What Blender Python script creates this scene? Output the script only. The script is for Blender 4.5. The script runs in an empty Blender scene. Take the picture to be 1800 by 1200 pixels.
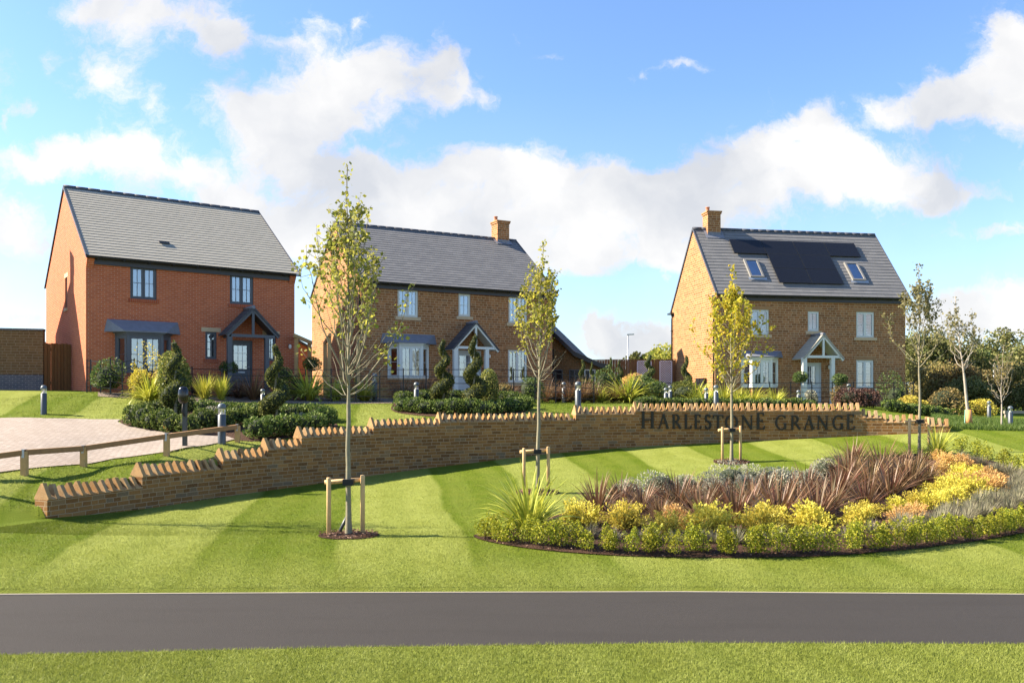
import bpy, math, random
import numpy as np
from mathutils import Vector, Matrix

# ------------------------------------------------------------------ camera, sky, sun, exposure
F, CX, YH = 1500.0, 900.0, 700.0          # focal length and horizon of the 1800 px wide photograph
CZ = 2.8                                   # eye height above the road
S = bpy.context.scene
COL = S.collection
cam_d = bpy.data.cameras.new('camera'); cam = bpy.data.objects.new('camera', cam_d); COL.objects.link(cam)
cam_d.sensor_width = 36.0; cam_d.lens = 30.0; cam_d.shift_y = 100.0/1800.0
cam_d.clip_start = 0.1; cam_d.clip_end = 3000.0
cam.location = (0, 0, CZ); cam.rotation_euler = (math.pi/2, 0, 0)
S.camera = cam

SUN_EL, SUN_AZ = math.radians(37.0), math.radians(4.0)      # sun from the left, 4 degrees beyond the picture plane
SDIR = Vector((-math.cos(SUN_EL)*math.cos(SUN_AZ), math.cos(SUN_EL)*math.sin(SUN_AZ), math.sin(SUN_EL)))
sl = bpy.data.lights.new('sun', 'SUN'); sl.energy = 4.5; sl.angle = math.radians(0.5); sl.color = (1.0, 0.865, 0.68)
so = bpy.data.objects.new('sun', sl); COL.objects.link(so)
so.rotation_euler = (-SDIR).to_track_quat('-Z', 'Y').to_euler(); so.location = (-20, 0, 30)
S.view_settings.view_transform = 'Standard'; S.view_settings.look = 'None'
S.view_settings.exposure = 1.92; S.view_settings.gamma = 1.0; S.view_settings.use_curve_mapping = False
S.render.film_transparent = False
S.cycles.max_bounces = 6; S.cycles.transparent_max_bounces = 12
S.cycles.use_denoising = True

world = bpy.data.worlds.new('World'); S.world = world; world.use_nodes = True
def build_world():
    nt = world.node_tree; N = nt.nodes; L = nt.links; N.clear()
    def n(t, **k):
        x = N.new(t)
        for a, b in k.items(): setattr(x, a, b)
        return x
    def mth(op, a, b=None, c=None, clamp=False):
        x = n('ShaderNodeMath', operation=op, use_clamp=clamp)
        for i, v in enumerate((a, b, c)):
            if v is None: continue
            if isinstance(v, (int, float)): x.inputs[i].default_value = v
            else: L.new(v, x.inputs[i])
        return x.outputs[0]
    sky = n('ShaderNodeTexSky', sky_type='NISHITA'); sky.sun_disc = False
    sky.sun_elevation = SUN_EL; sky.sun_rotation = -(math.pi/2 - SUN_AZ)
    sky.air_density = SKY['air']; sky.dust_density = SKY['dust']; sky.ozone_density = SKY['ozone']; sky.altitude = 80
    tc = n('ShaderNodeTexCoord'); sep = n('ShaderNodeSeparateXYZ'); L.new(tc.outputs['Generated'], sep.inputs[0])
    ay = mth('MAXIMUM', mth('ABSOLUTE', sep.outputs[1]), 0.12)
    u = mth('DIVIDE', sep.outputs[0], ay); v = mth('DIVIDE', sep.outputs[2], ay)
    p = n('ShaderNodeCombineXYZ'); L.new(u, p.inputs[0]); L.new(v, p.inputs[1])
    # wisps: domain warp of the cloud field
    w1 = n('ShaderNodeTexNoise'); w1.inputs['Scale'].default_value = 9.0; w1.inputs['Detail'].default_value = 8.0; w1.inputs['Roughness'].default_value = .62
    L.new(p.outputs[0], w1.inputs['Vector'])
    wv = n('ShaderNodeVectorMath', operation='MULTIPLY_ADD'); L.new(w1.outputs['Color'], wv.inputs[0])
    wv.inputs[1].default_value = (.11, .075, 0); L.new(p.outputs[0], wv.inputs[2])
    wo = n('ShaderNodeVectorMath', operation='ADD'); L.new(wv.outputs[0], wo.inputs[0]); wo.inputs[1].default_value = (-.055, -.0375, 0)
    pw = wo.outputs[0]
    field = None
    for (bx, by, rx, ry, wt) in CLOUDS:
        c = n('ShaderNodeVectorMath', operation='SUBTRACT'); L.new(pw, c.inputs[0])
        c.inputs[1].default_value = ((bx-CX)/F, (YH-by)/F, 0)
        m = n('ShaderNodeVectorMath', operation='MULTIPLY'); L.new(c.outputs[0], m.inputs[0]); m.inputs[1].default_value = (F/rx, F/ry, 0)
        d = n('ShaderNodeVectorMath', operation='DOT_PRODUCT'); L.new(m.outputs[0], d.inputs[0]); L.new(m.outputs[0], d.inputs[1])
        e = mth('POWER', 2.718, mth('MULTIPLY', d.outputs['Value'], -0.8))
        e = mth('MULTIPLY', e, wt)
        field = e if field is None else mth('ADD', field, e)
    field = mth('MINIMUM', field, 1.15)
    fine = n('ShaderNodeTexNoise'); fine.inputs['Scale'].default_value = 19.0; fine.inputs['Detail'].default_value = 10.0; fine.inputs['Roughness'].default_value = .70
    L.new(pw, fine.inputs['Vector'])
    dens = mth('ADD', field, mth('MULTIPLY', mth('SUBTRACT', fine.outputs['Fac'], .5), 2.1))
    mr = n('ShaderNodeMapRange', interpolation_type='SMOOTHSTEP'); mr.inputs['From Min'].default_value = .26; mr.inputs['From Max'].default_value = 1.04
    L.new(dens, mr.inputs['Value'])
    mask = mth('MULTIPLY', mr.outputs[0], .97)
    # thin veil low over the land
    hz = n('ShaderNodeMapRange'); hz.inputs['From Min'].default_value = 0.0; hz.inputs['From Max'].default_value = .36
    hz.inputs['To Min'].default_value = .26; hz.inputs['To Max'].default_value = 0.0; L.new(v, hz.inputs['Value'])
    mask = mth('MAXIMUM', mask, hz.outputs[0])
    # body shading of the clouds: grey undersides against bright heads
    big = n('ShaderNodeTexNoise'); big.inputs['Scale'].default_value = 5.5; big.inputs['Detail'].default_value = 5.0
    L.new(pw, big.inputs['Vector'])
    sh = n('ShaderNodeMapRange'); sh.inputs['From Min'].default_value = .36; sh.inputs['From Max'].default_value = .62
    L.new(big.outputs['Fac'], sh.inputs['Value'])
    cc = n('ShaderNodeMix', data_type='RGBA'); L.new(sh.outputs[0], cc.inputs[0])
    cc.inputs[6].default_value = SKY['grey']; cc.inputs[7].default_value = SKY['white']
    tint = n('ShaderNodeMix', data_type='RGBA', blend_type='MULTIPLY'); tint.inputs[0].default_value = 1.0
    L.new(sky.outputs[0], tint.inputs[6]); tint.inputs[7].default_value = SKY['tint']
    mx = n('ShaderNodeMix', data_type='RGBA'); L.new(mask, mx.inputs[0]); L.new(tint.outputs[2], mx.inputs[6]); L.new(cc.outputs[2], mx.inputs[7])
    bg = n('ShaderNodeBackground'); bg.inputs['Strength'].default_value = SKY['strength']; L.new(mx.outputs[2], bg.inputs['Color'])
    out = n('ShaderNodeOutputWorld'); L.new(bg.outputs[0], out.inputs['Surface'])
SKY = dict(strength=.094, air=1.0, dust=.6, ozone=2.2, white=(3.12, 3.06, 2.97, 1), grey=(2.05, 2.11, 2.24, 1), tint=(.60, .69, .82, 1))
CLOUDS = [(270,22,133,44,1.0), (388,62,41,36,0.9), (165,6,51,21,0.66), (205,125,64,40,0.85), (275,190,22,33,0.57), (85,95,16,32,0.47), (45,182,37,17,0.66), (0,205,14,20,0.57), (570,125,97,48,0.81), (690,125,103,52,0.9), 
 (788,125,31,41,1.1), (440,200,87,42,0.95), (560,205,108,42,0.95), (470,262,61,38,0.85), (640,28,18,14,0.57), (700,62,18,20,0.47), (60,275,103,30,0.95), (185,255,76,33,1.0), (310,300,93,38,1.0), (405,345,49,25,0.9), 
 (575,292,87,36,0.95), (560,385,154,61,0.9), (480,425,87,47,0.7), (650,296,23,24,0.76), (850,322,132,62,1.2), (960,395,164,62,1), (735,395,109,56,1.05), (690,450,154,45,0.6), (1425,222,44,45,1.2), (1350,285,87,51,1.15), 
 (1500,300,109,45,1), (1235,322,132,38,1), (1095,325,115,38,1), (1150,395,252,47,0.95), (1590,330,109,36,0.85), (1690,338,65,18,0.5), (930,435,208,32,0.55), (1120,440,109,27,0.45), (1768,85,46,56,1.2), (1705,165,93,36,1.1), 
 (1625,195,65,29,0.9), (1552,200,25,26,0.8), (1800,180,65,51,1), (1755,398,82,18,0.7), (1105,600,79,38,1.05), (1052,578,27,28,1), (1160,612,49,34,0.8), (1725,528,87,36,0.9), (1790,565,72,54,0.9), (1650,570,65,40,0.9), 
 (25,385,65,42,0.75), (85,440,39,29,0.55), (25,560,65,18,0.6), (965,112,25,10,0.6), (1200,116,33,10,0.58), (1145,131,15,9,0.5), (1210,500,55,18,0.4), (560,40,72,14,0.33), (1185,455,44,29,0.5), (-250,120,205,63,0.85), 
 (-300,380,263,78,1), (2050,250,219,78,1), (2200,520,263,78,1), (300,-300,287,104,0.76), (1300,-420,328,111,0.8), (470,75,63,16,0.47), (830,160,38,13,0.35), (1000,470,67,17,0.4), (740,330,58,38,0.5), (1650,470,58,13,0.4), 
 (1460,255,48,38,0.5), (905,300,58,38,0.5)]
build_world()

# ------------------------------------------------------------------ helpers: scene objects
def tag(o, label=None, cat=None, group=None, kind=None):
    if label: o['label'] = label
    if cat: o['category'] = cat
    if group: o['group'] = group
    if kind: o['kind'] = kind
    return o
def thing(name, label, cat, loc=(0, 0, 0), rotz=0.0, group=None):
    o = bpy.data.objects.new(name, None); COL.objects.link(o)
    o.location = loc; o.rotation_euler = (0, 0, rotz); o.empty_display_size = .3
    return tag(o, label, cat, group)
KIDS = {}
def link(o, parent=None):
    COL.objects.link(o)
    if parent is not None:
        o.parent = parent; KIDS.setdefault(parent.name, []).append(o)
    return o
def dup(o, loc=None, rotz=None, scale=None, label=None, parent=None):
    c = o.copy(); link(c, parent)
    if loc is not None: c.location = loc
    if rotz is not None: c.rotation_euler = (0, 0, rotz)
    if scale is not None: c.scale = scale if hasattr(scale, '__len__') else (scale,)*3
    if label: c['label'] = label
    for ch in KIDS.get(o.name, []): dup(ch, parent=c)
    return c
NTH = ('zeroth first second third fourth fifth sixth seventh eighth ninth tenth eleventh twelfth thirteenth fourteenth fifteenth sixteenth seventeenth '
       'eighteenth nineteenth twentieth').split()
TENS = {20: 'twenty', 30: 'thirty', 40: 'forty', 50: 'fifty'}
def nth(i):
    if i <= 20: return NTH[i]
    if i % 10 == 0: return {30: 'thirtieth', 40: 'fortieth', 50: 'fiftieth'}[i]
    return TENS[i//10*10] + '-' + NTH[i % 10]

class MB:
    """collects faces, builds ONE mesh object"""
    def __init__(s): s.v = []; s.f = []; s.uv = {}; s.mi = []; s.sm = []
    def face(s, pts, uv=None, m=0, smooth=False):
        b = len(s.v); s.v += [tuple(p) for p in pts]; 
        if uv: s.uv[len(s.f)] = uv
        s.f.append(tuple(range(b, b+len(pts)))); s.mi.append(m); s.sm.append(smooth)
    def box(s, a, b, m=0, skip=''):
        x0, y0, z0 = a; x1, y1, z1 = b
        P = [(x0,y0,z0),(x1,y0,z0),(x1,y1,z0),(x0,y1,z0),(x0,y0,z1),(x1,y0,z1),(x1,y1,z1),(x0,y1,z1)]
        for k, q in (('d',(3,2,1,0)),('u',(4,5,6,7)),('f',(0,1,5,4)),('r',(1,2,6,5)),('b',(2,3,7,6)),('l',(3,0,4,7))):
            if k not in skip: s.face([P[i] for i in q], m=m)
    def bar(s, p, q, w, h, up=(0, 0, 1), m=0):
        """rectangular bar from p to q: w across, h along 'up'"""
        p, q = Vector(p), Vector(q); d = (q-p).normalized(); up = Vector(up)
        sx = d.cross(up)
        if sx.length < 1e-5: sx = Vector((1, 0, 0))
        sx.normalize(); uy = sx.cross(d).normalized(); sx = sx*w/2; uy = uy*h/2
        A = [p-sx-uy, p+sx-uy, p+sx+uy, p-sx+uy]; B = [x+(q-p) for x in A]
        s.face(A, m=m); s.face(B[::-1], m=m)
        for i in range(4):
            j = (i+1) % 4; s.face([A[j], A[i], B[i], B[j]], m=m)
    def tube(s, pts, rad, n=8, m=0, cap=True, smooth=True):
        pts = [Vector(p) for p in pts]
        if not hasattr(rad, '__len__'): rad = [rad]*len(pts)
        base = len(s.v); ref = Vector((0.13, 1, .07)).normalized()
        for i, p in enumerate(pts):
            t = (pts[min(i+1, len(pts)-1)]-pts[max(i-1, 0)])
            t = t.normalized() if t.length > 1e-9 else Vector((0, 0, 1))
            if abs(t.dot(ref)) > .95: ref = Vector((1, .1, .05)).normalized()
            a = t.cross(ref).normalized(); b = t.cross(a).normalized()
            for k in range(n):
                an = 2*math.pi*k/n
                s.v.append(tuple(p+a*(rad[i]*math.cos(an))+b*(rad[i]*math.sin(an))))
        for i in range(len(pts)-1):
            for k in range(n):
                k2 = (k+1) % n; o = base+i*n
                s.f.append((o+k, o+k2, o+n+k2, o+n+k)); s.mi.append(m); s.sm.append(smooth)
        if cap:
            s.f.append(tuple(base+k for k in range(n))[::-1]); s.mi.append(m); s.sm.append(False)
            o = base+(len(pts)-1)*n
            s.f.append(tuple(o+k for k in range(n))); s.mi.append(m); s.sm.append(False)
    def lathe(s, prof, c=(0, 0, 0), n=16, m=0):
        """prof: list of (r, z)"""
        base = len(s.v)
        for r, z in prof:
            for k in range(n):
                an = 2*math.pi*k/n; s.v.append((c[0]+r*math.cos(an), c[1]+r*math.sin(an), c[2]+z))
        for i in range(len(prof)-1):
            for k in range(n):
                k2 = (k+1) % n; o = base+i*n
                s.f.append((o+k, o+k2, o+n+k2, o+n+k)); s.mi.append(m); s.sm.append(True)
    def build(s, name, mats, parent=None, loc=None):
        me = bpy.data.meshes.new(name); me.from_pydata(s.v, [], s.f)
        if not isinstance(mats, (list, tuple)): mats = [mats]
        for x in mats: me.materials.append(x)
        me.polygons.foreach_set('material_index', s.mi); me.polygons.foreach_set('use_smooth', s.sm)
        me.update()
        uvl = me.uv_layers.new(name='UVMap').data
        V = me.vertices
        for i, p in enumerate(me.polygons):
            if i in s.uv:
                for li, uv in zip(p.loop_indices, s.uv[i]): uvl[li].uv = uv
            else:
                nn = p.normal
                if abs(nn.z) > .75:
                    for li in p.loop_indices: co = V[me.loops[li].vertex_index].co; uvl[li].uv = (co.x, co.y)
                else:
                    t = Vector((-nn.y, nn.x, 0)); t = t.normalized() if t.length > 1e-6 else Vector((1, 0, 0))
                    for li in p.loop_indices: co = V[me.loops[li].vertex_index].co; uvl[li].uv = (co.dot(t), co.z)
        o = bpy.data.objects.new(name, me); link(o, parent)
        if loc is not None: o.location = loc
        return o

def np_mesh(name, verts, faces, mat, parent=None, smooth=False):
    """verts (N,3), faces (M,k) of equal size"""
    verts = np.asarray(verts, np.float32); faces = np.asarray(faces, np.int32)
    me = bpy.data.meshes.new(name); k = faces.shape[1]
    me.vertices.add(len(verts)); me.vertices.foreach_set('co', verts.ravel())
    me.loops.add(faces.size); me.loops.foreach_set('vertex_index', faces.ravel())
    me.polygons.add(len(faces)); me.polygons.foreach_set('loop_start', np.arange(0, faces.size, k, dtype=np.int32))
    me.polygons.foreach_set('loop_total', np.full(len(faces), k, np.int32))
    if smooth: me.polygons.foreach_set('use_smooth', np.ones(len(faces), bool))
    me.materials.append(mat); me.update(calc_edges=True); me.validate()
    o = bpy.data.objects.new(name, me); link(o, parent); return o

def leaf_arrays(c, size, rng, up=0.0, aspect=.6, out=None):
    """rhombic leaves at centres c; up biases the leaf axis upward, out (N,3) biases it outward"""
    N = len(c); a = rng.normal(size=(N, 3))
    if out is not None: a = a*.7+out
    a[:, 2] += up; a /= np.linalg.norm(a, axis=1, keepdims=True)+1e-9
    b = rng.normal(size=(N, 3)); b -= a*(a*b).sum(1, keepdims=True); b /= np.linalg.norm(b, axis=1, keepdims=True)+1e-9
    sz = (np.asarray(size)*rng.uniform(.7, 1.3, N))[:, None] if not hasattr(size, '__len__') else (np.asarray(size)*rng.uniform(.75, 1.25, N))[:, None]
    V = np.stack([c-a*sz*.5, c+b*sz*aspect*.5, c+a*sz*.5, c-b*sz*aspect*.5], 1).reshape(-1, 3)
    return V, np.arange(4*N).reshape(N, 4)
def leaves(name, c, size, mat, parent, rng, up=0.0, aspect=.6, out=None):
    V, Fc = leaf_arrays(np.asarray(c), size, rng, up, aspect, out); return np_mesh(name, V, Fc, mat, parent)

# ------------------------------------------------------------------ materials
class NT:
    def __init__(s, name):
        s.m = bpy.data.materials.new(name); s.m.use_nodes = True; s.t = s.m.node_tree; s.t.nodes.clear()
        s.out = s.n('ShaderNodeOutputMaterial')
    def n(s, ty, **k):
        x = s.t.nodes.new(ty)
        for a, b in k.items(): setattr(x, a, b)
        return x
    def l(s, a, b): s.t.links.new(a, b)
    def noise(s, scale, detail=4, rough=.55, vec=None, dist=0):
        x = s.n('ShaderNodeTexNoise'); x.inputs['Scale'].default_value = scale; x.inputs['Detail'].default_value = detail
        x.inputs['Roughness'].default_value = rough; x.inputs['Distortion'].default_value = dist
        if vec is not None: s.l(vec, x.inputs['Vector'])
        return x
    def ramp(s, fac, stops):
        x = s.n('ShaderNodeValToRGB'); s.l(fac, x.inputs[0]); e = x.color_ramp.elements
        while len(e) < len(stops): e.new(.5)
        for el, (p, c) in zip(e, stops): el.position = p; el.color = tuple(c)+(1,) if len(c) == 3 else c
        return x.outputs[0]
    def mix(s, fac, a, b, mode='MIX'):
        x = s.n('ShaderNodeMix', data_type='RGBA', blend_type=mode)
        for i, v in ((0, fac), (6, a), (7, b)):
            if isinstance(v, (int, float)): x.inputs[i].default_value = v
            elif isinstance(v, tuple): x.inputs[i].default_value = v if len(v) == 4 else v+(1,)
            else: s.l(v, x.inputs[i])
        return x.outputs[2]
    def math(s, op, a, b=None, clamp=False):
        x = s.n('ShaderNodeMath', operation=op, use_clamp=clamp)
        for i, v in enumerate((a, b)):
            if v is None: continue
            if isinstance(v, (int, float)): x.inputs[i].default_value = v
            else: s.l(v, x.inputs[i])
        return x.outputs[0]
    def rng(s, v, a, b, c=0., d=1., smooth=True):
        x = s.n('ShaderNodeMapRange'); x.interpolation_type = 'SMOOTHSTEP' if smooth else 'LINEAR'
        s.l(v, x.inputs['Value'])
        for k, q in (('From Min', a), ('From Max', b), ('To Min', c), ('To Max', d)): x.inputs[k].default_value = q
        return x.outputs[0]
    def bsdf(s, col, rough=.8, metal=0., spec=.3, bump=None, bstr=.3, bdist=.01):
        x = s.n('ShaderNodeBsdfPrincipled')
        if isinstance(col, tuple): x.inputs['Base Color'].default_value = col if len(col) == 4 else col+(1,)
        else: s.l(col, x.inputs['Base Color'])
        if isinstance(rough, (int, float)): x.inputs['Roughness'].default_value = rough
        else: s.l(rough, x.inputs['Roughness'])
        x.inputs['Metallic'].default_value = metal; x.inputs['Specular IOR Level'].default_value = spec
        if bump is not None:
            b = s.n('ShaderNodeBump'); b.inputs['Strength'].default_value = bstr; b.inputs['Distance'].default_value = bdist
            s.l(bump, b.inputs['Height']); s.l(b.outputs[0], x.inputs['Normal'])
        return x.outputs[0]
    def done(s, sh): s.l(sh, s.out.inputs['Surface']); return s.m
    def pos(s): return s.n('ShaderNodeNewGeometry').outputs['Position']
    def uv(s): return s.n('ShaderNodeUVMap', uv_map='UVMap').outputs[0]
    def obj(s): return s.n('ShaderNodeTexCoord').outputs['Object']

def plain(name, col, rough=.5, metal=0., spec=.4, var=.12, scale=6.0, bump=.0):
    t = NT(name); nz = t.noise(scale, 5, .6, t.obj())
    c = t.mix(nz.outputs['Fac'], tuple(x*(1-var) for x in col), tuple(min(1, x*(1+var)) for x in col))
    return t.done(t.bsdf(c, rough, metal, spec, nz.outputs['Fac'] if bump else None, bump, .01))

def brick(name, c1, c2, mortar, bw, rh, ms, cols=None, warp=.0, dirt=.25, bstr=.5, squash=1.0, sf=2, rough=.9, tones=None):
    """masonry from UVs in metres"""
    t = NT(name); uv = t.uv()
    if warp:
        w = t.noise(2.3, 3, .5, uv); wv = t.n('ShaderNodeVectorMath', operation='MULTIPLY_ADD'); t.l(w.outputs['Color'], wv.inputs[0])
        wv.inputs[1].default_value = (warp, warp*.35, 0); t.l(uv, wv.inputs[2]); uv2 = wv.outputs[0]
    else: uv2 = uv
    b = t.n('ShaderNodeTexBrick'); b.offset = .5; b.squash = squash; b.squash_frequency = sf; b.offset_frequency = 2
    t.l(uv2, b.inputs['Vector']); b.inputs['Scale'].default_value = 1.0
    b.inputs['Brick Width'].default_value = bw; b.inputs['Row Height'].default_value = rh; b.inputs['Mortar Size'].default_value = ms
    b.inputs['Mortar Smooth'].default_value = .25; b.inputs['Bias'].default_value = 0.0
    b.inputs['Color1'].default_value = (0, 0, 0, 1); b.inputs['Color2'].default_value = (1, 1, 1, 1); b.inputs['Mortar'].default_value = (.5, .5, .5, 1)
    st = tones or [(0, c1), (1, c2)]
    body = t.ramp(b.outputs['Color'], st)
    n1 = t.noise(1.1, 5, .6, uv); n2 = t.noise(38, 4, .65, uv)
    body = t.mix(t.rng(n1.outputs['Fac'], .3, .7, 0, dirt), body, tuple(x*.55 for x in c1))
    body = t.mix(t.rng(n2.outputs['Fac'], .35, .75, 0, .45), body, tuple(min(1, x*1.5) for x in c2))
    col = t.mix(b.outputs['Fac'], body, mortar)
    h = t.math('ADD', t.math('MULTIPLY', b.outputs['Fac'], -1.0), t.math('MULTIPLY', n2.outputs['Fac'], .6))
    return t.done(t.bsdf(col, rough, 0, .2, h, bstr, .012))

M = {}
M['red_brick'] = brick('red_brick', (.35, .080, .030), (.47, .128, .050), (.48, .28, .19), .225, .075, .008, dirt=.2)
M['red_brick_sill'] = brick('red_brick_sill', (.28, .06, .025), (.36, .085, .035), (.34, .17, .11), .075, .2, .008)
IT = [(0, (.15, .056, .021)), (.25, (.25, .097, .036)), (.5, (.30, .122, .045)), (.75, (.39, .178, .072)), (1, (.19, .110, .062))]
M['ironstone'] = brick('ironstone', (.22, .10, .035), (.34, .165, .06), (.46, .315, .18), .30, .115, .0125, dirt=.5, warp=.05, squash=.72, sf=3, tones=IT)
ITW = [(0, (.10, .045, .014)), (.25, (.20, .088, .024)), (.5, (.25, .118, .034)), (.75, (.34, .175, .056)), (1, (.14, .115, .075))]
M['wall_stone'] = brick('wall_stone', (.17, .085, .03), (.27, .14, .055), (.36, .26, .155), .33, .098, .0085, warp=.09, squash=.6, sf=3, dirt=.35, bstr=.8, tones=ITW)
M['dark_stone'] = brick('dark_stone', (.13, .075, .032), (.20, .115, .05), (.27, .19, .11), .30, .105, .010, warp=.04, squash=.7, sf=3, dirt=.3)
M['blue_brick'] = brick('blue_brick', (.07, .075, .09), (.12, .115, .12), (.26, .25, .24), .225, .075, .008)
def roofmat(name, c1, c2, wide):
    t = NT(name); uv = t.uv(); b = t.n('ShaderNodeTexBrick'); t.l(uv, b.inputs['Vector']); b.inputs['Scale'].default_value = 1
    b.inputs['Brick Width'].default_value = wide; b.inputs['Row Height'].default_value = .23; b.inputs['Mortar Size'].default_value = .004
    b.inputs['Color1'].default_value = c1+(1,); b.inputs['Color2'].default_value = c2+(1,); b.inputs['Mortar'].default_value = tuple(x*.80 for x in c1)+(1,)
    nz = t.noise(1.3, 6, .65, uv); n2 = t.noise(30, 4, .7, uv)
    c = t.mix(t.rng(nz.outputs['Fac'], .3, .75, 0, .35), b.outputs['Color'], tuple(x*.82 for x in c1))
    c = t.mix(t.rng(n2.outputs['Fac'], .5, .8, 0, .25), c, tuple(min(1, x*1.6) for x in c2))
    return t.done(t.bsdf(c, .75, 0, .25, t.math('ADD', t.math('MULTIPLY', b.outputs['Fac'], -1), t.math('MULTIPLY', n2.outputs['Fac'], .3)), .4, .01))
M['grey_tile'] = roofmat('grey_tile', (.33, .312, .255), (.36, .34, .28), .34)
M['slate'] = roofmat('slate', (.155, .155, .155), (.192, .190, .186), .42)
M['dark_tile'] = roofmat('dark_tile', (.06, .062, .07), (.09, .09, .095), .3)
M['ridge_dark'] = plain('ridge_dark', (.055, .06, .075), .6)
M['black_gutter'] = plain('black_gutter', (.012, .013, .018), .35, spec=.5)
M['fascia_grey'] = plain('fascia_grey', (.045, .045, .055), .5)
M['anthracite'] = plain('anthracite', (.075, .083, .098), .45, spec=.4)
M['pale_frame'] = plain('pale_frame', (.62, .64, .60), .45, var=.05)
M['sage_door'] = plain('sage_door', (.50, .53, .53), .45, var=.05)
M['buff_stone'] = plain('buff_stone', (.50, .38, .235), .85, var=.2, scale=9, bump=.3)
M['iron_lintel'] = plain('iron_lintel', (.33, .185, .085), .9, var=.25, scale=7, bump=.3)
M['lead'] = plain('lead', (.17, .18, .21), .6, metal=.0, var=.3, scale=5)
M['white_paint'] = plain('white_paint', (.78, .78, .75), .4, var=.04)
M['clay_pot'] = plain('clay_pot', (.42, .17, .09), .8, var=.2)
M['solar_glass'] = plain('solar_glass', (.011, .012, .016), .22, spec=.35, var=.15)
M['solar_frame'] = plain('solar_frame', (.016, .017, .019), .4)
M['dark_room'] = plain('dark_room', (.03, .03, .035), .9)
M['blind'] = plain('blind', (.36, .47, .62), .9, var=.08, scale=2)  # blue of the reflected sky is put into the blind's own colour
M['curtain'] = plain('curtain', (.24, .28, .35), .95, var=.3, scale=3)
M['shutter'] = plain('shutter', (.44, .53, .64), .6, var=.05)  # bluish colour stands in for sky mirrored in the panes
M['post_timber'] = plain('post_timber', (.46, .29, .12), .75, var=.25, scale=14, bump=.2)
M['rail_timber'] = plain('rail_timber', (.27, .15, .065), .8, var=.35, scale=11, bump=.3)
M['stake_timber'] = plain('stake_timber', (.52, .35, .17), .75, var=.22, scale=16, bump=.2)
M['bollard_grey'] = plain('bollard_grey', (.065, .078, .088), .42, metal=.2, var=.1)
M['bollard_cap'] = plain('bollard_cap', (.11, .13, .14), .38, metal=.2, var=.1)
M['black_metal'] = plain('black_metal', (.013, .013, .015), .4, spec=.4)
M['black_gloss'] = plain('black_gloss', (.008, .008, .01), .12, spec=.6)
M['charger_grey'] = plain('charger_grey', (.05, .06, .062), .4, metal=.3)
M['rubber'] = plain('rubber', (.012, .012, .012), .7)
M['galvanised'] = plain('galvanised', (.42, .44, .46), .4, metal=.5)
M['letter_bronze'] = plain('letter_bronze', (.022, .020, .014), .5, metal=.2)
M['kerb'] = plain('kerb', (.27, .24, .195), .9, var=.2, scale=4)
M['trellis'] = plain('trellis', (.60, .58, .66), .6, var=.05)
M['sign_grey'] = plain('sign_grey', (.16, .17, .19), .6)
M['orange_guard'] = plain('orange_guard', (.55, .27, .10), .7, var=.2)
M['green_tie'] = plain('green_tie', (.25, .5, .42), .6)
def boards(name, c1, c2):
    t = NT(name); uv = t.uv(); b = t.n('ShaderNodeTexBrick'); b.offset = 0; t.l(uv, b.inputs['Vector']); b.inputs['Scale'].default_value = 1
    b.inputs['Brick Width'].default_value = .12; b.inputs['Row Height'].default_value = 6.; b.inputs['Mortar Size'].default_value = .006
    b.inputs['Color1'].default_value = c1+(1,); b.inputs['Color2'].default_value = c2+(1,); b.inputs['Mortar'].default_value = tuple(x*.3 for x in c1)+(1,)
    mp = t.n('ShaderNodeMapping'); mp.inputs['Scale'].default_value = (14, 1.2, 1); t.l(uv, mp.inputs['Vector'])
    nz = t.noise(3, 6, .65, mp.outputs[0]); c = t.mix(t.rng(nz.outputs['Fac'], .4, .75, 0, .6), b.outputs['Color'], tuple(x*.55 for x in c1))
    return t.done(t.bsdf(c, .85, 0, .2, t.math('MULTIPLY', b.outputs['Fac'], -1), .6, .02))
M['fence_boards'] = boards('fence_boards', (.21, .10, .045), (.27, .135, .06))
M['gate_boards'] = boards('gate_boards', (.17, .095, .038), (.22, .125, .05))
def glass():
    t = NT('window_glass'); lw = t.n('ShaderNodeLayerWeight'); lw.inputs['Blend'].default_value = .35
    f = t.rng(lw.outputs['Fresnel'], 0, 1, .26, 1., False)
    tr = t.n('ShaderNodeBsdfTransparent'); tr.inputs[0].default_value = (.86, .90, .92, 1)
    g = t.n('ShaderNodeBsdfGlossy'); g.inputs['Roughness'].default_value = .03; g.inputs['Color'].default_value = (.95, .97, 1, 1)
    ms = t.n('ShaderNodeMixShader'); t.l(f, ms.inputs[0]); t.l(tr.outputs[0], ms.inputs[1]); t.l(g.outputs[0], ms.inputs[2])
    return t.done(ms.outputs[0])
M['glass'] = glass()
def lens():
    t = NT('bollard_lens'); tr = t.n('ShaderNodeBsdfTransparent'); tr.inputs[0].default_value = (.9, .92, .92, 1)
    g = t.n('ShaderNodeBsdfGlossy'); g.inputs['Roughness'].default_value = .08
    ms = t.n('ShaderNodeMixShader'); ms.inputs[0].default_value = .3; t.l(tr.outputs[0], ms.inputs[1]); t.l(g.outputs[0], ms.inputs[2])
    return t.done(ms.outputs[0])
M['lens'] = lens()

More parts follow.
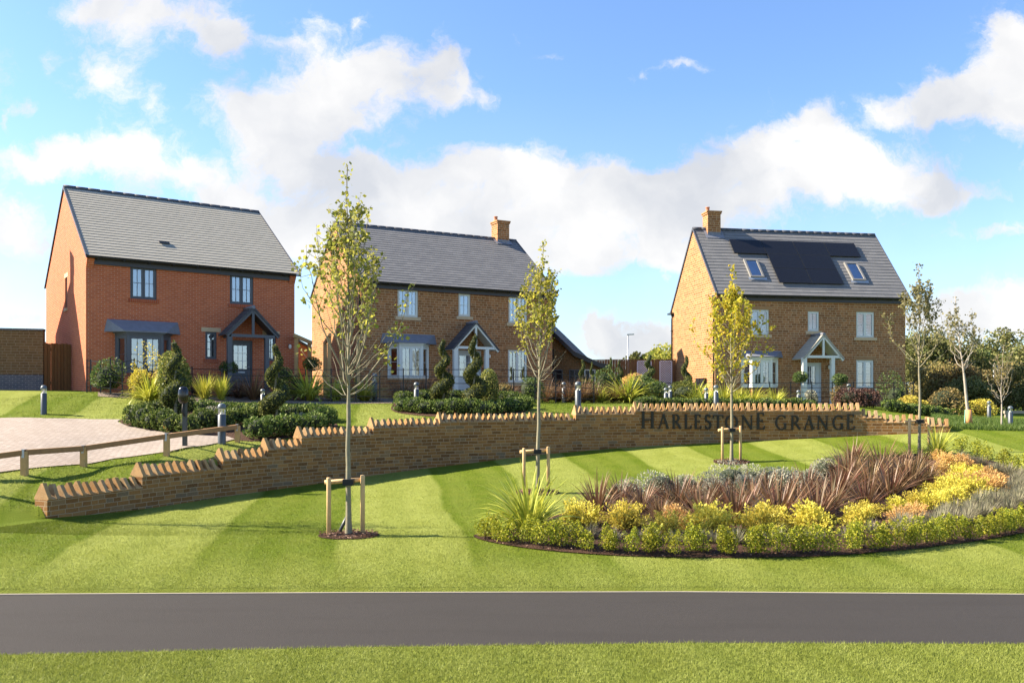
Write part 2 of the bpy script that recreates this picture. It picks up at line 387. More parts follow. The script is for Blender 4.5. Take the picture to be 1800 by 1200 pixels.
def leafmat(name, stops, trans=.35, rough=.55, spec=.25, objvar=.0):
    """stops: colours picked leaf by leaf"""
    t = NT(name); g = t.n('ShaderNodeNewGeometry')
    k = len(stops)-1
    c = t.ramp(g.outputs['Random Per Island'], [(i/k, x) for i, x in enumerate(stops)])
    if objvar:
        oi = t.n('ShaderNodeObjectInfo'); hs = t.n('ShaderNodeHueSaturation'); t.l(c, hs.inputs['Color'])
        t.l(t.rng(oi.outputs['Random'], 0, 1, 1-objvar, 1+objvar, False), hs.inputs['Value'])
        t.l(t.rng(oi.outputs['Random'], 0, 1, .5-objvar*.08, .5+objvar*.08, False), hs.inputs['Hue']); c = hs.outputs[0]
    p = t.bsdf(c, rough, 0, spec)
    tl = t.n('ShaderNodeBsdfTranslucent'); t.l(c, tl.inputs[0])
    ms = t.n('ShaderNodeMixShader'); ms.inputs[0].default_value = trans; t.l(p, ms.inputs[1]); t.l(tl.outputs[0], ms.inputs[2])
    return t.done(ms.outputs[0])
L_ = {}
L_['lime'] = leafmat('lime_leaf', [(.15, .18, .028), (.24, .26, .045), (.34, .33, .07), (.44, .40, .07), (.19, .23, .05)], .55)
L_['lime_yellow'] = leafmat('lime_yellow_leaf', [(.25, .25, .035), (.40, .37, .05), (.20, .23, .04), (.50, .42, .06)], .55)
L_['gold_leaf'] = leafmat('gold_leaf', [(.44, .40, .035), (.58, .50, .05), (.34, .36, .035), (.64, .42, .035)], .55)
L_['dry'] = leafmat('dry_leaf', [(.20, .16, .07), (.28, .22, .09), (.13, .14, .05)], .4)
L_['birch'] = leafmat('birch_leaf', [(.14, .15, .06), (.22, .20, .08), (.30, .26, .11)], .4)
L_['box'] = leafmat('box_leaf', [(.028, .056, .012), (.065, .105, .020), (.13, .175, .036), (.22, .25, .07)], .25, .6, .15, .15)
L_['yew'] = leafmat('yew_leaf', [(.045, .060, .014), (.085, .105, .022), (.15, .165, .038), (.24, .24, .06)], .25, .65, .12, .15)
L_['laurel'] = leafmat('laurel_leaf', [(.06, .09, .022), (.13, .17, .035), (.27, .28, .07), (.42, .40, .12)], .35, .5, .2)
L_['privet'] = leafmat('privet_leaf', [(.17, .20, .018), (.33, .34, .028), (.50, .47, .045), (.10, .14, .018), (.24, .28, .025)], .4, .5, .25, .1)
L_['gold'] = leafmat('gold_conifer', [(.42, .36, .045), (.58, .49, .07), (.70, .59, .11), (.32, .31, .04)], .35, .6, .2, .1)
L_['orange'] = leafmat('orange_conifer', [(.48, .27, .085), (.60, .37, .13), (.68, .46, .19), (.42, .30, .07)], .35, .6, .2, .1)
L_['lavender'] = leafmat('lavender_leaf', [(.17, .165, .10), (.25, .235, .15), (.33, .30, .21), (.19, .20, .10), (.26, .21, .18)], .2, .8, .1, .12)
L_['silver'] = leafmat('silver_leaf', [(.26, .27, .19), (.36, .36, .27), (.46, .45, .35), (.20, .20, .14)], .25, .8, .1, .1)
L_['bronze'] = leafmat('bronze_blade', [(.085, .050, .028), (.15, .078, .042), (.21, .12, .062), (.32, .21, .115), (.11, .095, .048), (.20, .075, .048), (.20, .155, .07)], .25, .45, .35, .15)
L_['yellowblade'] = leafmat('yellow_blade', [(.34, .36, .04), (.50, .48, .06), (.22, .29, .03), (.58, .55, .12), (.40, .42, .05)], .35, .45, .35, .1)
L_['purple'] = leafmat('purple_leaf', [(.05, .025, .022), (.09, .045, .035), (.13, .07, .05)], .2)
L_['hedgerow'] = leafmat('hedgerow_leaf', [(.075, .095, .028), (.125, .15, .042), (.19, .20, .065), (.28, .26, .10)], .3, .6, .2, .22)
L_['autumn'] = leafmat('autumn_leaf', [(.17, .14, .05), (.25, .18, .06), (.32, .25, .10), (.13, .14, .045)], .3, .6, .2, .2)
L_['fern'] = leafmat('fern_leaf', [(.05, .09, .025), (.09, .14, .035), (.14, .18, .05)], .35)
L_['rough'] = leafmat('rough_grass', [(.055, .10, .018), (.09, .15, .025), (.14, .19, .04)], .35)
M['bark_pale'] = plain('bark_pale', (.21, .19, .125), .9, var=.45, scale=13, bump=.5)
M['bark_birch'] = plain('bark_birch', (.33, .29, .24), .8, var=.3, scale=7, bump=.4)
M['bark_dark'] = plain('bark_dark', (.10, .075, .05), .9, var=.3)
M['twig'] = plain('twig', (.36, .24, .13), .8, var=.3)
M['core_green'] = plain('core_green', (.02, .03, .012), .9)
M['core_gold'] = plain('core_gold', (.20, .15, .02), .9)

# ------------------------------------------------------------------ the lie of the land (plan laid out on sight lines from the eye)
PXW = np.array([-6000, -600, -60, 65, 160, 250, 400, 540, 660, 780, 900, 1015, 1115, 1300, 1510, 1670, 1760, 1900, 2600, 7800], float)
YWV = np.array([14, 15, 15.8, 16.6, 17.8, 19.1, 21.3, 23.4, 25.1, 26.6, 27.8, 28.8, 29.4, 29.9, 29.6, 28.9, 28.5, 28.1, 27, 26], float)
PXB = np.array([65, 160, 267, 400, 500, 567, 693, 800, 967, 1120, 1300, 1421, 1595, 1670], float)
PYB = np.array([911, 904, 893, 872, 858, 849, 830, 817, 797, 785, 776, 770, 762, 759], float)
_d = np.linspace(-6000, 7800, 6901)
_yw = np.interp(_d, PXW, YWV)
_k = np.exp(-.5*(np.arange(-30, 31)/12.0)**2); _k /= _k.sum()
_yw = np.convolve(np.pad(_yw, 30, mode='edge'), _k, 'valid')        # a smooth curve of wall
def Yw(px): return np.interp(px, _d, _yw)
_zb = np.interp(_d, np.r_[-6000, -600, -60, PXB, 1760, 1900, 7800],
      np.r_[-2.2, -2.32, -2.42, -(PYB-700)/F*Yw(PXB), -1.12, -1.1, -1.1])
_zb = np.convolve(np.pad(_zb, 30, mode='edge'), _k, 'valid')
def zbase(px): return np.interp(px, _d, _zb)
YNP = np.array([0, 600, 1200, 1800], float)
def Yn(px): return 2.8*F/(np.interp(px, [-900, 0, 600, 1200, 1800, 2600], [1168, 1154.5, 1141, 1133, 1135, 1140])-700)
def Yf(px): return 2.8*F/(np.interp(px, [-900, 0, 600, 1200, 1800, 2600], [1050, 1045.5, 1042.5, 1041, 1045.5, 1052])-700)
# steps of the coping: (first px, last px, height of the peaks in the photograph)
SEGS = [(83, 250, 843), (250, 392, 809), (392, 471, 787), (471, 530, 770), (530, 656, 749), (656, 773, 734), (773, 1012, 724.5), (1012, 1116, 713),
        (1116, 1512, 707), (1516, 1550, 719.5), (1553, 1620, 727.5), (1627, 1671, 733.5)]
SEGZ = [-(py-700)/F*float(Yw((a+b)/2)) for a, b, py in SEGS]
_up = [(-6000, -2.1)]+[(-600, -2.24), (-60, -2.32), (60, -2.28), (80, -2.08), (160, -1.94), (200, -1.88)]
for (a, b, py), z in list(zip(SEGS, SEGZ))[1:9]: _up.append(((a+b)/2, z-.26))
_up += [(1480, -.44), (1533, -.62), (1587, -.80), (1650, -.98), (1680, -1.06), (1760, -1.1), (7800, -1.1)]
_zt = np.interp(_d, [a for a, b in _up], [b for a, b in _up])
def ztop(px): return np.interp(px, _d, _zt)
# terrace profiles: column px -> [(Y, z)] beyond the wall
TER = [(-600, [(18, -1.75), (26, -.7), (30, .2), (45, .3), (80, -.3), (150, -1)]),
       (0, [(18.3, -1.64), (22, -1.10), (26.5, -.62), (27.4, -.50), (30.2, .27), (33, .33), (45, .35), (80, -.3), (150, -1)]),
       (160, [(19.8, -1.62), (23, -1.05), (26.3, -.66), (27.2, -.52), (30.4, .20), (33, .30), (45, .3), (80, -.3), (150, -1)]),
       (330, [(21.6, -1.26), (24.5, -.92), (27, -.60), (30.4, -.06), (34, .15), (45, .25), (80, -.3), (150, -1)]),
       (520, [(25, -1.02), (28.5, -.62), (32, -.15), (36, .02), (45, .2), (80, -.3), (150, -1)]),
       (660, [(27.5, -.70), (33, -.19), (38, .0), (50, .1), (80, -.3), (150, -1)]),
       (900, [(30, -.52), (33.5, -.24), (38, -.05), (50, 0), (80, -.4), (150, -1)]),
       (1100, [(31, -.44), (34, -.24), (41, -.16), (50, -.2), (80, -.5), (150, -1)]),
       (1300, [(32.5, -.42), (35, -.40), (38.5, -.36), (41, -.28), (50, -.3), (80, -.6), (150, -1)]),
       (1510, [(31.5, -.48), (35, -.42), (41, -.28), (60, -.5), (80, -.7), (150, -1)]),
       (1670, [(30.5, -1.02), (33, -.9), (45, -.75), (70, -.9), (150, -1.1)]),
       (1800, [(30.5, -1.05), (34, -1.0), (45, -.85), (80, -1), (150, -1.1)]),
       (7800, [(30, -1.05), (45, -.9), (80, -1), (150, -1.1)])]
TPX = np.array([c[0] for c in TER], float)
def gz(px, Y):
    """height of the ground above the road's datum (eye height = CZ) at sight line px, distance Y"""
    px = np.asarray(px, float); Y = np.asarray(Y, float); px, Y = np.broadcast_arrays(px, Y); sh = px.shape
    px = px.ravel(); Y = Y.ravel()
    yw, zb, zt, yn, yf = Yw(px), zbase(px), ztop(px), Yn(px), Yf(px)
    y1 = yf+2.3
    u = np.clip((Y-y1)/np.maximum(yw-y1, .5), 0, 1); z1 = -2.52
    low = np.where(Y < yn, -2.775, np.where(Y < yf+.05, -2.87, np.where(Y < y1, -2.745+(z1+2.745)*np.clip((Y-yf)/2.3, 0, 1)**.8, z1+(zb-z1)*u**2.3)))
    t = np.maximum(Y-yw, 0); vals = np.zeros((len(TER), len(px)))
    for i, (c, prof) in enumerate(TER):
        ywc = float(Yw(c)); tt = np.array([y-ywc for y, z in prof]); zz = np.array([z for y, z in prof])
        # start from the local height at the wall
        f = np.interp(t, tt, zz); first = tt[0]
        f = np.where(t < first, zt+(zz[0]-zt)*np.clip(t/first, 0, 1), f); vals[i] = f
    j = np.clip(np.searchsorted(TPX, px)-1, 0, len(TER)-2)
    w = (px-TPX[j])/(TPX[j+1]-TPX[j]); w = np.clip(w, 0, 1)
    upz = vals[j, np.arange(len(px))]*(1-w)+vals[j+1, np.arange(len(px))]*w
    s = np.clip((Y-(yw+.05))/.22, 0, 1)
    return (low*(1-s)+upz*s).reshape(sh)
def G(px, Y):
    """world point on the ground"""
    return Vector(((px-CX)/F*Y, Y, float(gz(px, Y))+CZ))
def GXY(X, Y): return float(gz(CX+F*X/Y, Y))+CZ
def hit(px, py, up=False):
    """where the sight line through a pixel meets the ground; up=True looks beyond the wall"""
    y0 = float(Yw(px))+.25 if up else 8.0
    ys = np.arange(y0, 90, .02); z = gz(np.full_like(ys, px), ys); p = YH-F*z/ys
    i = np.argmax(p <= py); 
    return G(px, float(ys[i]))

# ground sheet: columns along sight lines, rows measured from the wall
cols = np.unique(np.r_[np.linspace(-6000, -600, 28), np.linspace(-600, -100, 34), np.arange(-100, 1901, 8), np.linspace(1900, 2500, 34), np.linspace(2500, 7800, 28)])
rows_hi = np.r_[.27, .28, .4, .65, 1, 1.5, 2, 2.6, 3.2, 3.9, 4.6, 5.4, 6.2, 7, 8, 9, 10, 11, 12, 13, 14, 15.5, 17, 19, 22, 26, 32, 40, 52, 70, 120, 250, 600, 1400]
def ground_rows(px):
    n, f, w = float(Yn(px)), float(Yf(px)), float(Yw(px))
    lo = [3.0, 5, 7, 8, n-.4, n-.06, n-.001, n+.02, (n+f)/2, f+.049, f+.051, f+.12, f+.4, f+.8, f+1.3, f+1.8]
    lo += list(np.linspace(f+2.3, w-.10, 26))+[w+.05]
    return np.r_[lo, w+rows_hi]
GV = []; nr = None
for c in cols:
    r = ground_rows(c); nr = len(r); z = gz(np.full_like(r, c), r)
    GV.append(np.stack([(c-CX)/F*r, r, z+CZ], 1))
GV = np.concatenate(GV); idx = np.arange(len(cols)*nr).reshape(len(cols), nr)
GF = np.stack([idx[:-1, :-1], idx[1:, :-1], idx[1:, 1:], idx[:-1, 1:]], -1).reshape(-1, 4)

def grass_nodes(t, blade=False):
    """lawn colour from the place itself: mown bands, patches, a few yellowed tips"""
    P = t.pos(); sp = t.n('ShaderNodeSeparateXYZ'); t.l(P, sp.inputs[0])
    wob = t.noise(.35, 2, .5, P)
    st = t.math('ADD', sp.outputs[0], t.math('MULTIPLY', sp.outputs[1], .155))
    st = t.math('ADD', st, t.math('MULTIPLY', wob.outputs['Fac'], .55))
    tri = t.math('PINGPONG', t.math('ADD', st, 60.1), 2.25)
    band = t.rng(tri, 1.04, 1.21)  # light and dark of leaning blades, put into the colour as bands
    tri2 = t.math('PINGPONG', t.math('ADD', st, 61.0), .56)
    band2 = t.rng(tri2, .16, .40)
    near = t.rng(sp.outputs[1], 12.2, 14.6, 0, 1)                 # the headland along the road is mown lengthways
    far = t.rng(sp.outputs[1], 30, 36, 1, 0)
    inv = t.math('MULTIPLY', t.math('SUBTRACT', 1.0, near), .72)
    band = t.math('ADD', t.math('MULTIPLY', t.math('MULTIPLY', band, near), far), inv)
    band = t.math('ADD', t.math('MULTIPLY', band, .84), t.math('MULTIPLY', t.math('MULTIPLY', band2, far), .16))
    n1 = t.noise(1.6, 5, .6, P); n2 = t.noise(9, 5, .65, P); n3 = t.noise(70, 3, .6, P)
    c = t.mix(band, (.090, .140, .005), (.275, .312, .072))
    c = t.mix(t.rng(n1.outputs['Fac'], .35, .7, 0, .45), c, (.175, .205, .026))
    c = t.mix(t.rng(n2.outputs['Fac'], .45, .75, 0, .35), c, (.115, .150, .012))
    if blade:
        g = t.n('ShaderNodeNewGeometry')
        c = t.mix(t.rng(g.outputs['Random Per Island'], 0, 1, 0, .5, False), c, t.mix(.5, c, (.32, .32, .10)))
    else:
        c = t.mix(t.rng(n3.outputs['Fac'], .3, .75, 0, .6), c, (.075, .095, .010))
    return c, n2, n3
t = NT('lawn_ground'); c, n2, n3 = grass_nodes(t)
vd = t.pos(); vn = t.noise(46, 3, .7, vd)
M['lawn'] = t.done(t.bsdf(c, .95, 0, .1, t.math('ADD', vn.outputs['Fac'], n3.outputs['Fac']), .8, .03))
t = NT('lawn_blade'); c, n2, n3 = grass_nodes(t, True)
p = t.bsdf(c, .55, 0, .18); tl = t.n('ShaderNodeBsdfTranslucent'); t.l(c, tl.inputs[0]); ms = t.n('ShaderNodeMixShader'); ms.inputs[0].default_value = .35
t.l(p, ms.inputs[1]); t.l(tl.outputs[0], ms.inputs[2]); M['blade'] = t.done(ms.outputs[0])
ground = np_mesh('ground', GV, GF, M['lawn'], smooth=True); tag(ground, kind='structure')

# asphalt road, sheet 60 mm below the lawn edge
t = NT('asphalt'); P = t.pos(); a = t.noise(30, 6, .85, P); b_ = t.noise(.6, 5, .6, P); mp = t.n('ShaderNodeMapping'); mp.inputs['Scale'].default_value = (.25, 2.2, 1)
t.l(P, mp.inputs['Vector']); s_ = t.noise(1.1, 4, .6, mp.outputs[0]); vo = t.n('ShaderNodeTexVoronoi'); vo.inputs['Scale'].default_value = 85; t.l(P, vo.inputs['Vector'])
c = t.mix(a.outputs['Fac'], (.007, .0063, .0057), (.0560, .0500, .0455))
c = t.mix(t.rng(b_.outputs['Fac'], .3, .7, 0, .5), c, (.028, .0252, .0230)); c = t.mix(t.rng(s_.outputs['Fac'], .45, .7, 0, .25), c, (.020, .017, .015))
c = t.mix(t.rng(vo.outputs['Distance'], .10, .02, 0, .55), c, (.075, .066, .058))
M['asphalt'] = t.done(t.bsdf(c, .85, 0, .25, t.math('ADD', a.outputs['Fac'], vo.outputs['Distance']), .5, .006))
rp = np.linspace(-3000, 4800, 260); rv = []; 
for q in (0, .33, .66, 1):
    y = Yn(rp)*(1-q)-.01*(1-q)+(Yf(rp)+.052)*q
    rv.append(np.stack([(rp-CX)/F*y, y, np.full_like(y, CZ-2.80)+.012*math.sin(q*math.pi)], 1))
rv = np.concatenate(rv); n_ = len(rp); ii = np.arange(4*n_).reshape(4, n_)
road = np_mesh('road', rv, np.stack([ii[:-1, :-1], ii[:-1, 1:], ii[1:, 1:], ii[1:, :-1]], -1).reshape(-1, 4), M['asphalt'], smooth=True); tag(road, kind='structure')
kb = MB()
for a0, a1 in zip(rp[:-1], rp[1:]):
    if a0 < -900 or a1 > 2700: continue
    y0, y1 = float(Yf(a0)), float(Yf(a1)); z0, z1 = CZ-2.86, CZ-2.788
    A = [((a0-CX)/F*y0, y0), ((a1-CX)/F*y1, y1)]; B = [((a0-CX)/F*(y0+.055), y0+.055), ((a1-CX)/F*(y1+.055), y1+.055)]
    kb.face([(*A[0], z1), (*A[1], z1), (*B[1], z1), (*B[0], z1)]); kb.face([(*A[0], z0), (*A[1], z0), (*A[1], z1), (*A[0], z1)])
o = kb.build('kerb', M['kerb']); tag(o, kind='structure')

def inpoly(P, poly):
    P = np.asarray(P); x, y = P[:, 0], P[:, 1]; ins = np.zeros(len(P), bool); n = len(poly)
    for i in range(n):
        x0, y0 = poly[i][:2]; x1, y1 = poly[(i+1) % n][:2]
        c = ((y0 > y) != (y1 > y)) & (x < (x1-x0)*(y-y0)/(y1-y0+1e-12)+x0); ins ^= c
    return ins
def smooth_poly(pts, n=8):
    out = []; k = len(pts)
    for i in range(k):
        p0, p1, p2, p3 = (np.array(pts[(i+j) % k][:2]) for j in (-1, 0, 1, 2))
        for s in np.arange(n)/n:
            out.append(tuple(.5*((2*p1)+(-p0+p2)*s+(2*p0-5*p1+4*p2-p3)*s*s+(-p0+3*p1-3*p2+p3)*s**3)))
    return out
def sheet(name, poly, mat, lift, step=.22, kind='structure', label=None, mound=0.0):
    """a sheet laid on the ground inside a plan outline: constrained grid cut to the outline"""
    import bmesh
    bm = bmesh.new(); vs = [bm.verts.new((x, y, 0)) for x, y in poly]
    f = bm.faces.new(vs); bmesh.ops.triangulate(bm, faces=[f])
    xs = [p[0] for p in poly]; ys = [p[1] for p in poly]
    for ax, lo, hi in ((0, min(xs), max(xs)), (1, min(ys), max(ys))):
        nrm = (1, 0, 0) if ax == 0 else (0, 1, 0)
        q = lo+step
        while q < hi:
            co = (q, 0, 0) if ax == 0 else (0, q, 0)
            bmesh.ops.bisect_plane(bm, geom=bm.verts[:]+bm.edges[:]+bm.faces[:], plane_co=co, plane_no=nrm, dist=1e-5); q += step
    X = np.array([v.co.x for v in bm.verts]); Y = np.array([v.co.y for v in bm.verts]); Z = gz(CX+F*X/Y, Y)+CZ+lift
    if mound:
        pp = np.array(poly); d = np.full(len(X), 9.)
        for a, b in zip(pp, np.roll(pp, -1, 0)):
            ab = b-a; tt = np.clip(((X-a[0])*ab[0]+(Y-a[1])*ab[1])/(ab@ab+1e-9), 0, 1)
            d = np.minimum(d, np.hypot(X-a[0]-tt*ab[0], Y-a[1]-tt*ab[1]))
        Z += np.clip(d/.5, 0, 1)*mound
    for v, z in zip(bm.verts, Z): v.co.z = z
    bm.normal_update()
    for f in bm.faces:
        f.smooth = True
        if f.normal.z < 0: f.normal_flip()
    me = bpy.data.meshes.new(name); bm.to_mesh(me); bm.free(); me.materials.append(mat)
    o = bpy.data.objects.new(name, me); link(o); tag(o, label, kind=kind); return o

# planting bed on the lawn: a long teardrop
BED_PX = [(832, 943), (880, 957), (960, 968), (1080, 977), (1200, 981), (1320, 981), (1440, 979), (1540, 972), (1640, 962), (1740, 948), (1830, 930), (1905, 900),
          (1880, 862), (1815, 833), (1750, 812), (1690, 799), (1640, 796), (1570, 803), (1470, 818), (1380, 838), (1290, 852), (1200, 866), (1110, 878), (1030, 892), (950, 915), (880, 934)]
BED = smooth_poly([hit(*p) for p in BED_PX], 6)
def mulchmat(name, c1, c2, c3):
    t = NT(name); P = t.pos(); vo = t.n('ShaderNodeTexVoronoi'); vo.inputs['Scale'].default_value = 26; mp = t.n('ShaderNodeMapping'); mp.inputs['Scale'].default_value = (1, 1.8, 1)
    t.l(P, mp.inputs['Vector']); nz = t.noise(6, 4, .6, mp.outputs[0]); mv = t.n('ShaderNodeVectorMath', operation='ADD'); t.l(mp.outputs[0], mv.inputs[0]); t.l(nz.outputs['Color'], mv.inputs[1]); t.l(mv.outputs[0], vo.inputs['Vector'])
    sp = t.n('ShaderNodeSeparateColor'); t.l(vo.outputs['Color'], sp.inputs[0])
    c = t.ramp(sp.outputs[0], [(0, c1), (.5, c2), (1, c3)])
    return t.done(t.bsdf(c, .9, 0, .15, vo.outputs['Distance'], 1., .04))
M['mulch'] = mulchmat('bark_mulch', (.035, .018, .012), (.10, .052, .033), (.19, .115, .08))
M['gravel'] = mulchmat('pale_gravel', (.22, .165, .12), (.32, .26, .20), (.42, .36, .30))
M['chip'] = leafmat('bark_chip', [(.04, .02, .013), (.11, .055, .035), (.20, .12, .085), (.30, .20, .15)], .0, .9, .1)
sheet('mulch_bed', BED, M['mulch'], .02, mound=.05)
TREES = [(613, 941), (945, 866), (1286, 812), (1616, 800)]      # trunk feet of the staked trees
TREE_P = [hit(*p) for p in TREES]
def disc(c, rx, ry, n=22): return [(c[0]+rx*math.cos(2*math.pi*i/n), c[1]+ry*math.sin(2*math.pi*i/n)) for i in range(n)]
RINGS = [disc(p, .56, .46) for p in TREE_P[:3]]
for r in RINGS: sheet('mulch_ring', r, M['mulch'], .015, .15, mound=.04)

# block paved drive, hedge beds and gravel margin on the terrace
PAVE_PX = [(-90, 846), (0, 831), (100, 820), (200, 807), (300, 794), (360, 784), (413, 773), (400, 768), (352, 766), (310, 762), (262, 757), (222, 749), (206, 742), (212, 738), (150, 737), (80, 736), (0, 735.5), (-100, 736)]
PAVE = [tuple(hit(x, y, True)[:2]) for x, y in PAVE_PX]
t = NT('block_paving'); P = t.pos(); mp = t.n('ShaderNodeMapping'); mp.inputs['Rotation'].default_value = (0, 0, .5); t.l(P, mp.inputs['Vector'])
b = t.n('ShaderNodeTexBrick'); t.l(mp.outputs[0], b.inputs['Vector']); b.inputs['Scale'].default_value = 1; b.inputs['Brick Width'].default_value = .21; b.inputs['Row Height'].default_value = .105; b.inputs['Mortar Size'].default_value = .006
b.inputs['Color1'].default_value = (.265, .222, .185, 1); b.inputs['Color2'].default_value = (.33, .285, .245, 1); b.inputs['Mortar'].default_value = (.10, .083, .07, 1)
nz = t.noise(2, 5, .6, P); c = t.mix(t.rng(nz.outputs['Fac'], .3, .7, 0, .4), b.outputs['Color'], (.235, .20, .17))
M['paving'] = t.done(t.bsdf(c, .9, 0, .2, t.math('MULTIPLY', b.outputs['Fac'], -1), .5, .01))
o = sheet('driveway', PAVE, M['paving'], .022, .3)
HB1_PX = [(214, 738), (212, 743), (226, 751), (262, 760), (310, 765), (352, 768), (402, 771), (440, 776), (500, 771), (560, 763), (592, 752), (585, 742), (540, 735), (500, 728), (440, 722), (380, 712), (330, 709), (280, 708), (240, 716)]
HB1 = smooth_poly([hit(x, y, True) for x, y in HB1_PX], 3)
sheet('hedge_bed_soil', HB1, M['mulch'], .012, .3)
HB2_PX = [(690, 712), (694, 724), (740, 731), (800, 733), (860, 731), (915, 727), (930, 716), (925, 706), (880, 701), (800, 699), (720, 701)]
HB2 = smooth_poly([hit(x, y, True) for x, y in HB2_PX], 3)
sheet('hedge_bed_soil', HB2, M['mulch'], .012, .3)
GRAV_PX = [(172, 697), (236, 700), (300, 708), (340, 709), (420, 707), (540, 710), (690, 709), (760, 704), (860, 701), (960, 703), (1010, 704), (1010, 701), (940, 699.5), (800, 697.5), (690, 699), (600, 696), (530, 692), (340, 690), (250, 690), (172, 688)]
def pY(px, Y): return ((px-CX)/F*Y, Y)
GRAV = [tuple(hit(x, y, True)[:2]) for x, y in GRAV_PX[:11]]+[pY(1010, 40.5), pY(900, 41), pY(700, 38), pY(600, 38), pY(530, 37), pY(470, 35), pY(300, 33), pY(172, 31.2)]
sheet('gravel_margin', GRAV, M['gravel'], .014, .4)

# mown lawn as short blades (too many to count)
def grass_blades(name, px, Y, h, wdt, rng, mat, lean=.5):
    z = gz(px, Y)+CZ; X = (px-CX)/F*Y; N = len(X); an = rng.uniform(0, 2*math.pi, N); hh = h*rng.uniform(.55, 1.25, N)
    dx, dy = np.cos(an)*wdt, np.sin(an)*wdt; l1 = rng.normal(0, lean, N)*hh; l2 = rng.normal(0, lean, N)*hh
    V = np.stack([np.stack([X-dx, Y-dy, z-.004], 1), np.stack([X+dx, Y+dy, z-.004], 1), np.stack([X+l1, Y+l2, z+hh], 1)], 1).reshape(-1, 3)
    o = np_mesh(name, V, np.arange(3*N).reshape(N, 3), mat); return o
rg = np.random.default_rng(5)
def scatter(n, px0, px1, fy0, fy1, power=1.0):
    px = rg.uniform(px0, px1, n); a, b = fy0(px), fy1(px); u = rg.uniform(0, 1, n)**power
    return px, a+(b-a)*u
def keep(px, Y, polys):
    P = np.stack([(px-CX)/F*Y, Y], 1); k = np.ones(len(px), bool)
    for q in polys: k &= ~inpoly(P, q)
    return px[k], Y[k]
px, Y = scatter(90000, -160, 1960, lambda p: np.full_like(p, 8.0), lambda p: Yn(p)-.002)
o = grass_blades('verge_grass', px, Y, .036, .004, rg, M['blade']); tag(o, 'mown grass verge on the near side of the asphalt road', 'grass', kind='stuff')
px, Y = scatter(150000, -160, 1960, lambda p: Yf(p)+.06, lambda p: Yf(p)+4.0, 1.25); p2 = scatter(170000, -160, 1960, lambda p: Yf(p)+3.5, lambda p: Yw(p)-.2, 1.1)
px = np.r_[px, p2[0]]; Y = np.r_[Y, p2[1]]; px, Y = keep(px, Y, [BED]+RINGS)
o = grass_blades('lawn_grass', px, Y, .027, .004, rg, M['blade']); tag(o, 'striped mown lawn between the road and the stone wall', 'grass', kind='stuff')
px, Y = scatter(90000, -120, 1120, lambda p: Yw(p)+.3, lambda p: Yw(p)+13.0, 1.0); px, Y = keep(px, Y, [PAVE, HB1, HB2, GRAV])
o = grass_blades('terrace_grass', px, Y, .045, .007, rg, M['blade']); tag(o, 'mown grass of the upper terrace around the hedges and drive', 'grass', kind='stuff')
px, Y = scatter(26000, 1640, 1900, lambda p: Yw(p)+.25, lambda p: Yw(p)+6.5, .9)
o = grass_blades('rough_grass', px, Y, .20, .012, rg, L_['rough'], .45); tag(o, 'rough unmown grass beyond the right end of the stone wall', 'grass', kind='stuff')
# loose bark chips
C = []
for poly, n in [(BED, 9000)]+[(r, 700) for r in RINGS]:
    pp = np.array(poly); lo, hi = pp.min(0), pp.max(0); q = rg.uniform(lo, hi, (n*2, 2)); q = q[inpoly(q, poly)][:n]
    if len(poly) > 50: q = q[q[:, 1] < 20.5]
    z = gz(CX+F*q[:, 0]/q[:, 1], q[:, 1])+CZ+.035+rg.uniform(0, .03, len(q)); C.append(np.c_[q, z])
C = np.concatenate(C); V, Fc = leaf_arrays(C, .055, rg, 0, .55); V = V.reshape(-1, 4, 3); V[:, :, 2] = (V[:, :, 2]-C[:, None, 2])*.35+C[:, None, 2]
o = np_mesh('bark_chips', V.reshape(-1, 3), Fc, M['chip']); tag(o, 'loose brown bark chips on the planting bed and tree rings', 'bark chips', kind='stuff')

